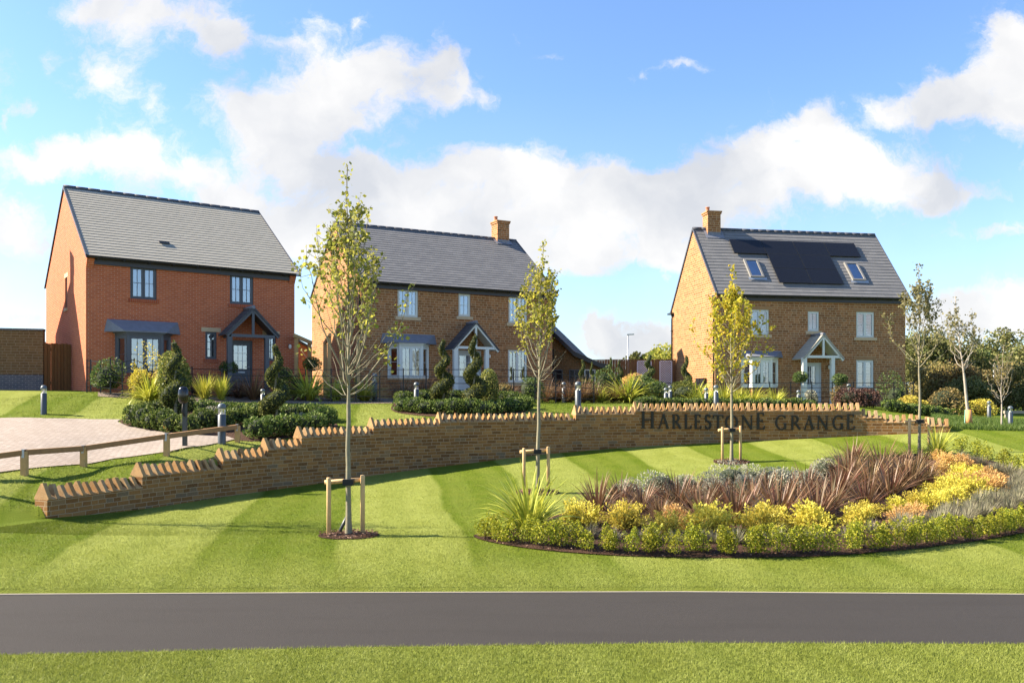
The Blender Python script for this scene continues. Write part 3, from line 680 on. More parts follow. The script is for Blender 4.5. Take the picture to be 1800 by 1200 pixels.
# ------------------------------------------------------------------ houses
class House:
    """front eaves corner at B, u along the front, v into the house, z up (all local to the house Empty)"""
    def __init__(s, name, label, X, Y, yaw, W, D, ze, zr, Dr, zre, gz_, wall, roof, frame, inset=(.04, .12), v0=.26, cat='house'):
        s.yaw = yaw; s.B = np.array([X, Y]); s.u = np.array([math.cos(yaw), math.sin(yaw)]); s.v = np.array([-math.sin(yaw), math.cos(yaw)])
        s.W, s.D, s.Dr = W, D, Dr; s.z0 = gz_; s.ze, s.zr, s.zre = ze-gz_, zr-gz_, zre-gz_
        s.wall, s.roofm, s.fr = wall, roof, frame; s.inset = inset; s.v0 = v0
        s.root = thing(name, label, cat, (X, Y, gz_+CZ), yaw); s.open = []
    def front(s, px, py, off=0.0):
        """(u, z) where the sight line through a pixel meets the front wall's plane (off: in front of it)"""
        d = np.array([(px-CX)/F, 1.0]); P0 = s.B+s.v*(s.v0-off); k = (P0@s.v)/(d@s.v); p = d*k
        return float((p-P0)@s.u), (YH-py)/F*k-s.z0
    def gable(s, px, py):
        d = np.array([(px-CX)/F, 1.0]); P0 = s.B+s.u*s.inset[0]; k = (P0@s.u)/(d@s.u); p = d*k
        return float((p-s.B)@s.v), (YH-py)/F*k-s.z0
    def roofpt(s, px, py, lift=0.0):
        """(u, distance up the front slope) where a sight line meets the front roof slope"""
        d = np.array([(px-CX)/F, 1.0]); sl = (s.zr-s.ze)/s.D; zc = (YH-py)/F
        # z0+ze+sl*v = zc*k ; v = (d*k-B).v
        k = (s.z0+s.ze-sl*(s.B@s.v))/(zc-sl*(d@s.v)); p = d*k; v = float((p-s.B)@s.v)
        return float((p-s.B)@s.u), v*math.hypot(1, sl)
    def box_uz(s, l, t, r, b):
        u0, zt = s.front(l, t); u0b, zb0 = s.front(l, b); u1, zt1 = s.front(r, t); _, zb1 = s.front(r, b)
        return u0, u1, (zb0+zb1)/2, (zt+zt1)/2
    def walls(s, openings_gable=()):
        i0, i1 = s.inset; a, b = i0, s.W-i1; v0 = s.v0; v1 = s.D+s.Dr-.2; sl = (s.zr-s.ze)/s.D; slr = (s.zr-s.zre)/s.Dr
        ztop = s.ze+.12; th = .10; m = MB(); zb = -.6
        us = sorted({a, b, *[x for o in s.open for x in (o[0], o[1])]}); zs = sorted({zb, ztop, *[x for o in s.open for x in (o[2], o[3])]})
        for x0, x1 in zip(us[:-1], us[1:]):
            for y0, y1 in zip(zs[:-1], zs[1:]):
                cx_, cy_ = (x0+x1)/2, (y0+y1)/2
                if any(o[0] < cx_ < o[1] and o[2] < cy_ < o[3] for o in s.open): continue
                m.face([(x0, v0, y0), (x1, v0, y0), (x1, v0, y1), (x0, v0, y1)])
        for (u0, u1, z0, z1) in s.open:                               # reveals
            w = v0+th
            m.face([(u0, v0, z0), (u0, v0, z1), (u0, w, z1), (u0, w, z0)]); m.face([(u1, v0, z1), (u1, v0, z0), (u1, w, z0), (u1, w, z1)])
            m.face([(u0, v0, z1), (u1, v0, z1), (u1, w, z1), (u0, w, z1)]); m.face([(u0, v0, z0), (u0, w, z0), (u1, w, z0), (u1, v0, z0)])
        for x, fl in ((a, False), (b, True)):
            ops = [] if fl else list(openings_gable)
            prof = lambda v: (s.ze+sl*v if v < s.D else s.zr-slr*(v-s.D))-.05
            vs = sorted({v0, s.D, v1, *[q for o in ops for q in (o[0], o[1])]})
            for q0, q1 in zip(vs[:-1], vs[1:]):
                segs = [(zb, None)]
                for o in ops:
                    if o[0] < (q0+q1)/2 < o[1]: segs = [(zb, o[2]), (o[3], None)]
                for z0, z1 in segs:
                    P = [(x, q1, z0), (x, q0, z0), (x, q0, prof(q0) if z1 is None else z1), (x, q1, prof(q1) if z1 is None else z1)]
                    m.face(P[::-1] if fl else P)
            for (q0, q1, z0, z1) in ops:
                w = x+th
                m.face([(x, q0, z0), (x, q1, z0), (w, q1, z0), (w, q0, z0)][::-1]); m.face([(x, q0, z1), (x, q1, z1), (w, q1, z1), (w, q0, z1)])
                m.face([(x, q0, z0), (w, q0, z0), (w, q0, z1), (x, q0, z1)]); m.face([(x, q1, z0), (x, q1, z1), (w, q1, z1), (w, q1, z0)])
        m.face([(b, v1, zb), (a, v1, zb), (a, v1, s.zre), (b, v1, s.zre)])
        # corbelled kneelers at the feet of the verges
        for x0, x1 in ((a, a+.26), (b-.26, b)):
            P = [(v0-.003, s.ze-.42), (v0-.20, s.ze-.10), (v0-.20, s.ze+.05), (v0-.003, s.ze+.18)]
            m.face([(x0, *p) for p in P]); m.face([(x1, *p) for p in P][::-1])
            for p, q in zip(P[:-1], P[1:]): m.face([(x1, *p), (x0, *p), (x0, *q), (x1, *q)][::-1])
        s.wall_o = m.build('wall', s.wall, s.root)
        # floors and a dark back so that the rooms are real and shut
        m = MB(); m.face([(a+.1, v0+2.6, 0), (b-.1, v0+2.6, 0), (b-.1, v0+2.6, s.ze), (a+.1, v0+2.6, s.ze)]); m.face([(a+.1, v0+.12, 2.55), (b-.1, v0+.12, 2.55), (b-.1, v1-.1, 2.55), (a+.1, v1-.1, 2.55)])
        m.face([(a+.1, v0+.12, .0), (b-.1, v0+.12, .0), (b-.1, v1-.1, .0), (a+.1, v1-.1, .0)])
        m.build('interior', M['dark_room'], s.root)
    def roof(s, ridge_mat='ridge_dark'):
        sl = math.hypot(s.D, s.zr-s.ze); dv, dz = s.D/sl, (s.zr-s.ze)/sl; slr = math.hypot(s.Dr, s.zr-s.zre); dvr, dzr = -s.Dr/slr, (s.zr-s.zre)/slr
        m = MB(); g = .232
        def slope(org_v, org_z, ev, ez, length, flip):
            nv, nz_ = (-ez, ev) if ev > 0 else (ez, -ev)
            n = int(math.ceil(length/g)); 
            for k in range(n):
                a0 = k*g; a1 = min((k+1)*g+.05, length)
                lo, hi = .031, .014
                P0 = (org_v+ev*a0+nv*lo, org_z+ez*a0+nz_*lo); P1 = (org_v+ev*a1+nv*hi, org_z+ez*a1+nz_*hi); R = (org_v+ev*a0+nv*.012, org_z+ez*a0+nz_*.012)
                q = [(0, *P0), (s.W, *P0), (s.W, *P1), (0, *P1)]; uv = [(0, a0), (s.W, a0), (s.W, a1), (0, a1)]
                m.face(q if not flip else q[::-1], uv if not flip else uv[::-1])
                q = [(0, *R), (s.W, *R), (s.W, *P0), (0, *P0)]; m.face(q if not flip else q[::-1], [(0, a0+.001)]*4, 1)
        slope(0, s.ze, dv, dz, sl, False)
        slope(s.D+s.Dr, s.zre, dvr, dzr, slr, True)
        # deck below the tiles, and verge ends
        m.face([(0, 0, s.ze), (0, s.D, s.zr), (s.W, s.D, s.zr), (s.W, 0, s.ze)], m=1); m.face([(0, s.D+s.Dr, s.zre), (s.W, s.D+s.Dr, s.zre), (s.W, s.D, s.zr), (0, s.D, s.zr)], m=1)
        for x in (0, s.W):
            for A, B_ in (((0, s.ze), (s.D, s.zr)), ((s.D+s.Dr, s.zre), (s.D, s.zr))):
                m.bar((x, A[0], A[1]+.01), (x, B_[0], B_[1]+.01), .05, .09, (0, 0, 1), 1)
        r = s.roof_o = m.build('roof', [s.roofm, M[ridge_mat]], s.root)
        m = MB(); k = int(s.W/.45)
        for i in range(k):
            x0, x1 = s.W*i/k, s.W*(i+1)/k; m.tube([(x0+.002, s.D, s.zr-.015), (x1-.004, s.D, s.zr-.015)], [.115, .114], 12)
        m.build('ridge_tiles', M[ridge_mat], r)
        m = MB(); zg = s.ze-.03                                       # half-round gutter with brackets, and the fascia
        pr = [(-.055+.062*math.cos(an), zg+.062*math.sin(an)) for an in np.linspace(0, -math.pi, 9)]
        for p, q in zip(pr[:-1], pr[1:]): m.face([(-.02, *p), (s.W+.02, *p), (s.W+.02, *q), (-.02, *q)], smooth=True)
        for x in (-.02, s.W+.02): m.face([(x, *p) for p in pr])
        for x in np.arange(.4, s.W, .9): m.box((x-.02, -.115, zg-.075), (x+.02, .1, zg-.055))
        m.build('gutter', M['black_gutter'], s.root)
        m = MB(); m.box((s.inset[0]+.262, s.v0-.10, s.ze-.27), (s.W-s.inset[1]-.262, s.v0-.004, s.ze+.07)); m.box((.03, .0, s.ze-.06), (s.W-.03, s.v0-.104, s.ze-.035))
        m.build('fascia', M['fascia_grey'], s.root)
    def window(s, l, t, r, b, lights=2, bars=(2, 2), sill=None, lintel=None, blind='blind', frac=1.0, sash=.065, slats=False):
        """casement window set in an opening of the front wall; sill/lintel: (material, overhang, height)"""
        u0, u1, z0, z1 = s.box_uz(l, t, r, b); z0 += 0; s.open.append((u0, u1, z0, z1)); v = s.v0+.045
        m = MB(); e = .045
        m.box((u0, v, z0), (u0+e, v+.06, z1)); m.box((u1-e, v, z0), (u1, v+.06, z1)); m.box((u0+e, v, z1-e), (u1-e, v+.06, z1)); m.box((u0+e, v, z0), (u1-e, v+.06, z0+e))
        W_ = (u1-u0-2*e)/lights; gl = []
        for i in range(lights):
            a, c = u0+e+W_*i, u0+e+W_*(i+1); y0, y1 = z0+e, z1-e; w = v-.012
            m.box((a+.004, w, y0+.004), (a+sash, v+.045, y1-.004)); m.box((c-sash, w, y0+.004), (c-.004, v+.045, y1-.004)); m.box((a+sash, w, y1-sash), (c-sash, v+.045, y1-.004)); m.box((a+sash, w, y0+.004), (c-sash, v+.045, y0+sash))
            ga, gc, g0, g1 = a+sash, c-sash, y0+sash, y1-sash; gl.append((ga, gc, g0, g1))
            for k in range(1, bars[0]): x = ga+(gc-ga)*k/bars[0]; m.box((x-.009, v+.006, g0), (x+.009, v+.022, g1))
            for k in range(1, bars[1]): y = g0+(g1-g0)*k/bars[1]; m.box((ga, v+.0075, y-.009), (gc, v+.0205, y+.009))
        wo = m.build('window', s.fr, s.root)
        m = MB(); [m.face([(a, v+.03, c), (b_, v+.03, c), (b_, v+.03, d), (a, v+.03, d)]) for a, b_, c, d in gl]; m.build('pane', M['glass'], wo)
        m = MB()
        if slats:
            for a, b_, c, d in gl:
                n = int((d-c)/.075)
                for k in range(n): y = c+(d-c)*(k+.5)/n; m.bar((a, v+.11, y), (b_, v+.11, y), .07, .012, (0, -.55, .83))
                m.box((a-.03, v+.085, c-.03), (a, v+.13, d+.03)); m.box((b_, v+.085, c-.03), (b_+.03, v+.13, d+.03))
        else:
            zb = z1-(z1-z0)*frac; n = 28
            for k in range(n):
                x0, x1 = u0+(u1-u0)*k/n, u0+(u1-u0)*(k+1)/n; d0, d1 = .03*math.sin(k*1.7), .03*math.sin((k+1)*1.7)
                m.face([(x0, v+.16+d0, zb), (x1, v+.16+d1, zb), (x1, v+.16+d1, z1+.05), (x0, v+.16+d0, z1+.05)], smooth=True)
        m.build('shutter' if slats else ('blind' if blind == 'blind' else 'curtain'), M['shutter' if slats else blind], wo)
        if sill:
            mt, ov, h = sill; m = MB(); m.box((u0-ov, s.v0-.05, z0-h), (u1+ov, s.v0+.045, z0)); m.build('sill', mt, wo)
        if lintel:
            mt, ov, h = lintel; m = MB(); m.box((u0-ov, s.v0-.004, z1), (u1+ov, s.v0+.08, z1+h)); m.build('lintel', mt, wo)
        return wo
    def bay(s, l, t, r, b, fl, fr_, roof_l, roof_r, roof_t, roof_b, depth=.55, base=None, roof_mat='lead', trim=None, sill_mat=None, slats=False):
        """canted bay window: l..r outer jambs, fl..fr_ front light, in pixels of the photograph"""
        trim = trim or s.fr; off = depth
        u0, u1, _, _ = s.box_uz(l, t, r, b); a0, zt = s.front(fl, t, off); a1, _ = s.front(fr_, t, off); zb = .5*(s.front(fl, b, off)[1]+s.front(fr_, b, off)[1]); zt = .5*(zt+s.front(fr_, t, off)[1])
        V = s.v0; f = V-depth; P = [(u0, V), (a0, f), (a1, f), (u1, V)]
        m = MB(); e = .055; bl = MB(); gl = MB()
        s.open.append((u0+.06, u1-.06, zb+.02, zt-.02))
        for i in range(3):
            A, B_ = np.array(P[i]), np.array(P[i+1]); d = (B_-A)/np.linalg.norm(B_-A); L = np.linalg.norm(B_-A); nrm = np.array([d[1], -d[0]])
            q = lambda x, z, o=0.: (*(A+d*x+nrm*o), z)
            lights = 2 if i == 1 else 1
            m.bar(q(0, zb), q(0, zt), .11, .11, (0, 1, 0)); 
            if i == 2: m.bar(q(L, zb), q(L, zt), .11, .11, (0, 1, 0))
            m.bar(q(0, zb+e/2), q(L, zb+e/2), .07, e); m.bar(q(0, zt-e/2), q(L, zt-e/2), .07, e)
            Wl = (L-.10)/lights
            for k in range(lights):
                x0, x1 = .05+Wl*k, .05+Wl*(k+1); sw = .07 if L > .8 else .09; y0, y1 = zb+e, zt-e
                for xa in (x0+sw/2, x1-sw/2): m.bar(q(xa, y0, .012), q(xa, y1, .012), sw, .05, tuple(nrm)+(0,))
                for ya in (y0+.035, y1-.035): m.bar(q(x0+sw, ya, .012), q(x1-sw, ya, .012), .05, .07)
                g0, g1 = x0+sw, x1-sw; mid = (g0+g1)/2
                if i == 1: m.bar(q(mid, y0+.07, .01), q(mid, y1-.07, .01), .018, .018, (0, 1, 0))
                for hf in (.5,): m.bar(q(g0, y0+(y1-y0)*hf, .01), q(g1, y0+(y1-y0)*hf, .01), .017, .018)
                gl.face([q(g0, y0+.07), q(g1, y0+.07), q(g1, y1-.07), q(g0, y1-.07)])
                if slats:
                    n = int((y1-y0)/.08)
                    for z in range(n): zz = y0+(y1-y0)*(z+.5)/n; bl.bar(q(g0-.02, zz, -.10), q(g1+.02, zz, -.10), .075, .012, (nrm[0]*.55, nrm[1]*.55, .83))
                elif i == 1:
                    ht = y0 if k == 0 else y0
                    for w in range(8):
                        w0, w1 = g0+(g1-g0)*w/8, g0+(g1-g0)*(w+1)/8; o0, o1 = -.22+.03*math.sin(w*1.9), -.22+.03*math.sin((w+1)*1.9)
                        bl.face([q(w0, ht, o0), q(w1, ht, o1), q(w1, y1, o1), q(w0, y1, o0)], smooth=True)
        wo = m.build('bay_window', s.fr, s.root); gl.build('pane', M['glass'], wo); bl.build('shutter' if slats else 'curtain', M['shutter' if slats else 'curtain'], wo)
        m = MB(); P2 = [(u0-.04, V), (a0-.03, f-.06), (a1+.03, f-.06), (u1+.04, V)]
        for z0, z1, mt in ((zb-.075, zb, sill_mat or trim),):
            m.face([(*p, z1) for p in P2]); m.face([(*p, z0) for p in P2][::-1])
            for p, c in zip(P2[:-1], P2[1:]): m.face([(*p, z0), (*c, z0), (*c, z1), (*p, z1)])
        m.build('sill', sill_mat or trim, wo)
        m = MB(); P3 = [(u0, V), (a0, f+.01), (a1, f+.01), (u1, V)]                # masonry below the bay
        for p, c in zip(P3[:-1], P3[1:]): m.face([(*p, -.5), (*c, -.5), (*c, zb-.075), (*p, zb-.075)])
        m.build('apron', base or s.wall, wo)
        # moulded cornice and lead roof
        rl, zrt = s.front(roof_l, roof_t); rr, zrt2 = s.front(roof_r, roof_t); zrt = max(zrt, zrt2, zt+.26)
        zc = zt+.002; ov = .16
        m = MB()
        for k, (o, z0, z1) in enumerate(((.07, zc, zc+.07), (.13, zc+.07, zc+.12))):
            Q = [(u0-o, V-.002), (a0-o*.7, f-o), (a1+o*.7, f-o), (u1+o, V-.002)]
            m.face([(*p, z1) for p in Q]); m.face([(*p, z0) for p in Q][::-1])
            for p, c in zip(Q[:-1], Q[1:]): m.face([(*p, z0), (*c, z0), (*c, z1), (*p, z1)])
        m.build('cornice', trim, wo)
        m = MB(); Q = [(rl+.02, V-.002), (a0-.16, f-.18), (a1+.16, f-.18), (rr-.02, V-.002)]; T = [(rl, V-.002), (rr, V-.002)]; z0, z1 = zc+.122, zc+.165
        for p, c in zip(Q[:-1], Q[1:]): m.face([(*p, z0), (*c, z0), (*c, z1), (*p, z1)])
        m.face([(*p, z0) for p in Q][::-1])
        A_, B_, C_, D_ = Q; zt_ = max(zrt, z1+.12)
        m.face([(*B_, z1), (*C_, z1), (T[1][0]-.12, V-.002, zt_), (T[0][0]+.12, V-.002, zt_)]); m.face([(*A_, z1), (*B_, z1), (T[0][0]+.12, V-.002, zt_)]); m.face([(*C_, z1), (*D_, z1), (T[1][0]-.12, V-.002, zt_)])
        m.build('bay_roof', M[roof_mat], wo)
        return wo
    def porch(s, apex, lfoot, rfoot, beam_b, lpost, rpost, depth, tile, timber, post_top=None):
        """open gabled porch; pixels are read on the plane of its front truss"""
        ua, za = s.front(*apex, depth); ul, zl = s.front(*lfoot, depth); ur, zr_ = s.front(*rfoot, depth); zl = (zl+zr_)/2; um = (ul+ur)/2; ua = um
        f = s.v0-depth; hb = s.front(*beam_b, depth)[1]
        root = MB(); w = (ur-ul)/2; sl = (za-zl)/w
        for sg in (-1, 1):
            for k in range(int(round(math.hypot(w, za-zl)/.2))):
                n = int(round(math.hypot(w, za-zl)/.2)); p0, p1 = k/n, min(1, (k+1)/n+.12)
                x0, x1 = um+sg*w*(1-p0), um+sg*w*(1-p1); y0, y1 = zl+(za-zl)*p0+.045, zl+(za-zl)*p1+.022
                q = [(x0, f-.06, y0), (x0, s.v0-.002, y0), (x1, s.v0-.002, y1), (x1, f-.06, y1)]; uv = [(0, k*.23), (depth, k*.23), (depth, k*.23+.23), (0, k*.23+.23)]
                root.face(q[::-1] if sg < 0 else q, uv[::-1] if sg < 0 else uv)
                q = [(x0, f-.06, y0-.03), (x0, s.v0-.002, y0-.03), (x0, s.v0-.002, y0), (x0, f-.06, y0)]; root.face(q)
            root.bar((um+sg*w, f-.062, zl+.01), (um, f-.062, za+.01), .03, .075)
            root.face([(um+sg*w, f-.05, zl-.0), (um, f-.05, za), (um, s.v0, za), (um+sg*w, s.v0, zl)], m=1)
        po = root.build('porch', [tile, timber], s.root)
        m = MB(); m.tube([(um, f-.08, za+.03), (um, s.v0-.01, za+.03)], .075, 10); m.build('ridge_tiles', M['lead'], po)
        m = MB(); t_ = .115
        for sg in (-1, 1): m.bar((um+sg*(w-.02), f-.005, zl-.05), (um, f-.005, za-.08), .075, t_)
        m.bar((um-w*.82, f, hb+.06), (um+w*.82, f, hb+.06), .085, .12); m.bar((um, f+.002, hb+.1), (um, f+.002, za-.1), .07, .10, (1, 0, 0))
        for sg in (-1, 1): m.bar((um+sg*w*.78, f+.04, hb+.058), (um+sg*w*.78, s.v0-.004, hb+.058), .085, .11)
        m.build('truss', timber, po)
        for pl, pr in (lpost, rpost):
            a, _ = s.front(pl, beam_b[1], depth); c, _ = s.front(pr, beam_b[1], depth); m = MB(); x = (a+c)/2; h = (c-a)/2
            m.box((x-h, f-.04, 0.06), (x+h, f-.04+2*h, hb)); m.box((x-h-.012, f-.052, 0), (x+h+.012, f-.028+2*h, .06)); m.build('post', timber, po)
        m = MB(); m.box((um-w*.9, f-.15, -.12), (um+w*.9, s.v0-.004, .0)); m.build('step', M['kerb'], po)
        return po
    def door(s, l, t, r, b, gl_, mat, bars=(3, 3), letter=True):
        u0, u1, z0, z1 = s.box_uz(l, t, r, b); z0 = .03; s.open.append((u0, u1, z0, z1)); v = s.v0+.06
        a, c, d, e = s.box_uz(*gl_); m = MB()
        fr = .055; m.box((u0, v-.03, z0), (u0+fr, v+.03, z1)); m.box((u1-fr, v-.03, z0), (u1, v+.03, z1)); m.box((u0+fr, v-.03, z1-fr), (u1-fr, v+.03, z1))
        us = [u0+fr, a, c, u1-fr]; zs = [z0, d, e, z1-fr]
        for i in range(3):
            for j in range(3):
                if i == 1 and j == 1: continue
                m.face([(us[i], v, zs[j]), (us[i+1], v, zs[j]), (us[i+1], v, zs[j+1]), (us[i], v, zs[j+1])])
        for x0, x1, y0, y1 in ((a-.03, a, d-.03, e+.03), (c, c+.03, d-.03, e+.03), (a, c, e, e+.03), (a, c, d-.03, d)): m.box((x0, v-.015, y0), (x1, v-.001, y1))
        m.box(((u0+u1)/2-.32, v-.012, .16), ((u0+u1)/2+.32, v-.001, d-.25))
        do = m.build('door', mat, s.root)
        m = MB(); m.face([(a, v+.012, d), (c, v+.012, d), (c, v+.012, e), (a, v+.012, e)]); m.build('pane', M['glass'], do)
        m = MB()
        for k in range(1, bars[0]): x = a+(c-a)*k/bars[0]; m.box((x-.010, v-.004, d), (x+.010, v+.008, e))
        for k in range(1, bars[1]): y = d+(e-d)*k/bars[1]; m.box((a, v-.0055, y-.010), (c, v+.0065, y+.010))
        m.build('glazing_bars', M['white_paint'], do)
        m = MB(); m.face([(a-.05, v+.09, d-.05), (c+.05, v+.09, d-.05), (c+.05, v+.09, e+.05), (a-.05, v+.09, e+.05)]); m.build('curtain', M['curtain'], do)
        m = MB(); x = (u0+u1)/2; y = d-.14; m.box((x-.14, v-.022, y-.03), (x+.14, v-.002, y+.03)); m.build('letter_plate', M['galvanised'], do)
        m = MB(); m.tube([(u1-.14, v-.02, 1.02), (u1-.14, v-.06, 1.02)], .012, 6); m.tube([(u1-.15, v-.06, 1.02), (u1-.26, v-.06, 1.02)], .011, 6); m.build('handle', M['galvanised'], do)
        return do
    def chimney(s, u0, u1, z1, pot_u, wall, dv=.30):
        m = MB(); zc = s.zr-.55; v0, v1 = s.D-dv, s.D+dv
        m.box((u0, v0, zc), (u1, v1, z1-.16), skip='d'); m.box((u0-.035, v0-.035, z1-.16), (u1+.035, v1+.035, z1-.08)); m.box((u0-.06, v0-.06, z1-.08), (u1+.06, v1+.06, z1))
        ch = m.build('chimney', wall, s.roof_o)
        m = MB(); m.lathe([(.13, z1-.005), (.125, z1+.03), (.10, z1+.07), (.095, z1+.2), (.115, z1+.22), (.115, z1+.25), (.08, z1+.25), (.08, z1+.05)], (pot_u, s.D, 0), 14); m.build('chimney_pot', M['clay_pot'], s.roof_o)
        sl = (s.zr-s.ze)/s.D; m = MB()
        f = lambda v: s.ze+sl*v+.075
        m.face([(u0-.16, v0-.16, f(v0-.16)), (u1+.16, v0-.16, f(v0-.16)), (u1+.16, s.D-.12, f(s.D-.12)), (u0-.16, s.D-.12, f(s.D-.12))])
        m.box((u0-.008, v0-.008, zc), (u1+.008, v0-.002, f(v0)+.14)); m.build('flashing', M['lead'], s.roof_o)
    def downpipe(s, u, v, z1, z0=0.0, swan=True):
        m = MB(); pts = [(u, v, z0), (u, v, z1-.35)]+([(u, v-.16, z1-.12), (u, v-.16, z1)] if swan else [(u, v, z1)])
        m.tube(pts, .036, 8); [m.box((u-.05, v-.045, z), (u+.05, v+.045, z+.04)) for z in np.arange(.8, z1-.5, 1.6)]
        m.build('downpipe', M['black_gutter'], s.root)
    def lantern(s, px, py, sz=.11):
        u, z = s.front(px, py, .12); m = MB(); v = s.v0-.11
        m.lathe([(0, z-.10), (.045, z-.085), (.06, z-.03), (.062, z+.05), (.04, z+.085), (0, z+.10)], (u, v, 0), 12)
        o = m.build('wall_lantern', M['white_paint'], s.root); m = MB(); m.box((u-.03, v+.02, z+.06), (u+.03, s.v0-.002, z+.11)); m.build('bracket', M['black_metal'], o)

RB_SILL = (M['red_brick_sill'], .07, .13)
H1 = House('red_brick_house', 'red brick house with dark grey window frames and pale grey tiled roof', -15.765, 31.6, .634, 8.30, 5.0, 5.295, 8.82, 5.2, 5.13, .29, M['red_brick'], M['grey_tile'], M['anthracite'], inset=(.03, .14), v0=.24)
H1.window(229, 469, 275.5, 526, sill=RB_SILL, blind='curtain')
H1.window(404, 483, 445.5, 535, sill=RB_SILL, blind='curtain')
H1.window(361, 583, 381, 631, lights=1, bars=(2, 3), sill=RB_SILL, lintel=(M['buff_stone'], .16, .17), blind='curtain', sash=.05)
H1.window(468, 589, 485, 634, lights=1, bars=(2, 3), sill=RB_SILL, lintel=(M['buff_stone'], .16, .17), blind='curtain', sash=.05)
H1.bay(205, 590, 297, 656, 225, 284, 182, 318, 567, 580, .50, sill_mat=M['red_brick_sill'])
H1.door(406, 598, 444, 690, (411.5, 607, 435, 648), M['anthracite'])
GW = H1.gable(112.5, 487); GW2 = H1.gable(118, 541); go = (GW2[0], GW2[0]+.50, GW2[1], GW2[1]+1.28)
H1.walls([go]); H1.roof()
def gable_window(h, o, lintel, sill):
    q0, q1, z0, z1 = o; x = h.inset[0]+.05; m = MB()
    m.box((x, q0, z0), (x+.05, q0+.05, z1)); m.box((x, q1-.05, z0), (x+.05, q1, z1)); m.box((x, q0+.05, z1-.05), (x+.05, q1-.05, z1)); m.box((x, q0+.05, z0), (x+.05, q1-.05, z0+.05)); m.box((x+.01, q0+.05, (z0+z1)/2-.012), (x+.03, q1-.05, (z0+z1)/2+.012))
    w = m.build('window', h.fr, h.root); m = MB(); m.face([(x+.025, q0, z0), (x+.025, q0, z1), (x+.025, q1, z1), (x+.025, q1, z0)]); m.build('pane', M['glass'], w)
    m = MB(); m.box((h.inset[0]-.004, q0-.16, z1), (h.inset[0]+.09, q1+.16, z1+.18)); m.build('lintel', lintel, w)
    m = MB(); m.box((h.inset[0]-.05, q0-.1, z0-.12), (h.inset[0]+.049, q1+.1, z0)); m.build('sill', sill, w)
gable_window(H1, go, M['buff_stone'], M['buff_stone'])
H1.porch((442, 541), (397.5, 590), (490.5, 589), (440, 593), (400, 408), (466, 473), 1.0, M['dark_tile'], M['anthracite'])
H1.lantern(510, 609)
u, d = H1.roofpt(289, 430); m = MB(); sl = math.hypot(H1.D, H1.zr-H1.ze); ev, ez = H1.D/sl, (H1.zr-H1.ze)/sl
for k in range(3): m.bar((u-.2, ev*(d+.07*k)-ez*.07, H1.ze+ez*(d+.07*k)+ev*.07), (u+.2, ev*(d+.07*k)-ez*.07, H1.ze+ez*(d+.07*k)+ev*.07), .05, .03)
m.build('roof_vent', M['ridge_dark'], H1.roof_o)

BS = (M['buff_stone'], .12, .15)
H2 = House('stone_house', 'brown stone house with white bay window, its chimney at the right end of the roof', -6.766, 38.6, .498, 10.35, 4.42, 5.32, 8.73, 4.33, 5.40, .04, M['ironstone'], M['slate'], M['pale_frame'], inset=(.03, .16))
H2.window(699, 508, 735, 557, sill=BS); H2.window(806, 516, 827, 556, lights=1, sill=BS); H2.window(894, 521, 927, 568, sill=BS)
H2.window(893, 615, 926.6, 672, sill=BS, lintel=(M['iron_lintel'], .13, .19), blind='curtain', frac=.0)
H2.bay(683, 608, 751, 664, 703, 741, 668, 768, 589, 599, .50, sill_mat=M['buff_stone'])
H2.door(804, 616, 846, 690, (805+3.5, 625, 834, 661), M['sage_door'])
H2.walls(); H2.roof()
H2.porch((836.5, 567), (795.5, 615), (876.5, 615), (836, 613.5), (798, 805), (853, 859), 1.0, M['dark_tile'], M['pale_frame'])
H2.lantern(860.5, 626)
H2.downpipe(.03-.05, .36, H2.ze-.1)
def roof_u(h, px, py): return h.roofpt(px, py)[0]
cu0, cu1 = roof_u(H2, 873.5, 424), roof_u(H2, 894, 427)
H2.chimney(cu0-.05, cu1-.02, H2.zr+.98, (cu0+cu1)/2-.32, M['ironstone'], .36)

IL = (M['iron_lintel'], .13, .17)
H3 = House('stone_house', 'brown stone house with black solar panels and two skylights in its slate roof', 9.951, 41.5, .172, 10.38, 3.06, 5.07, 8.84, 3.3, 4.72, -.28, M['ironstone'], M['slate'], M['pale_frame'], inset=(.03, .10), v0=.22)
for bx in ((1319, 544, 1352, 588), (1505, 548, 1537, 593)): H3.window(*bx, sill=BS, lintel=IL, slats=True, bars=(1, 2))
H3.window(1420, 547, 1440, 582, lights=1, sill=BS, lintel=IL)
H3.window(1505, 632.5, 1536, 682, lintel=IL, slats=True, bars=(1, 2), sill=BS)
H3.bay(1304, 632, 1365, 679, 1323, 1355, 1300, 1377, 617, 624, .5, slats=True)
H3.door(1418, 637, 1444, 707, (1419.5, 644, 1434, 675), M['sage_door'])
H3.walls(); H3.roof()
H3.porch((1447.5, 588), (1411.5, 631), (1483, 631), (1447, 629), (1411, 418), (1461, 1467), 1.1, M['grey_tile'], M['pale_frame']) if False else H3.porch((1447.5, 588), (1411.5, 631), (1483, 631), (1447, 629), (1411, 1418), (1461, 1467), 1.1, M['grey_tile'], M['pale_frame'])
H3.lantern(1458, 645)
H3.downpipe(-.03, .30, H3.ze-.05); H3.downpipe(-.03, H3.D+H3.Dr-.3, H3.zre-.05, swan=False)
m = MB(); m.box((-.10, .12, H3.ze-.13), (.16, .34, H3.ze-.04)); m.box((-.16, H3.D+H3.Dr-.5, H3.zre-.06), (.1, H3.D+H3.Dr+.06, H3.zre+.03)); m.build('kneeler_cap', M['black_gutter'], H3.root)
cu0, cu1 = roof_u(H3, 1242, 409), roof_u(H3, 1264.5, 410)
H3.chimney(cu0, cu1, H3.zr+.90, cu0+.13, M['ironstone'], .34)
slh = math.hypot(H3.D, H3.zr-H3.ze); EV, EZ = H3.D/slh, (H3.zr-H3.ze)/slh
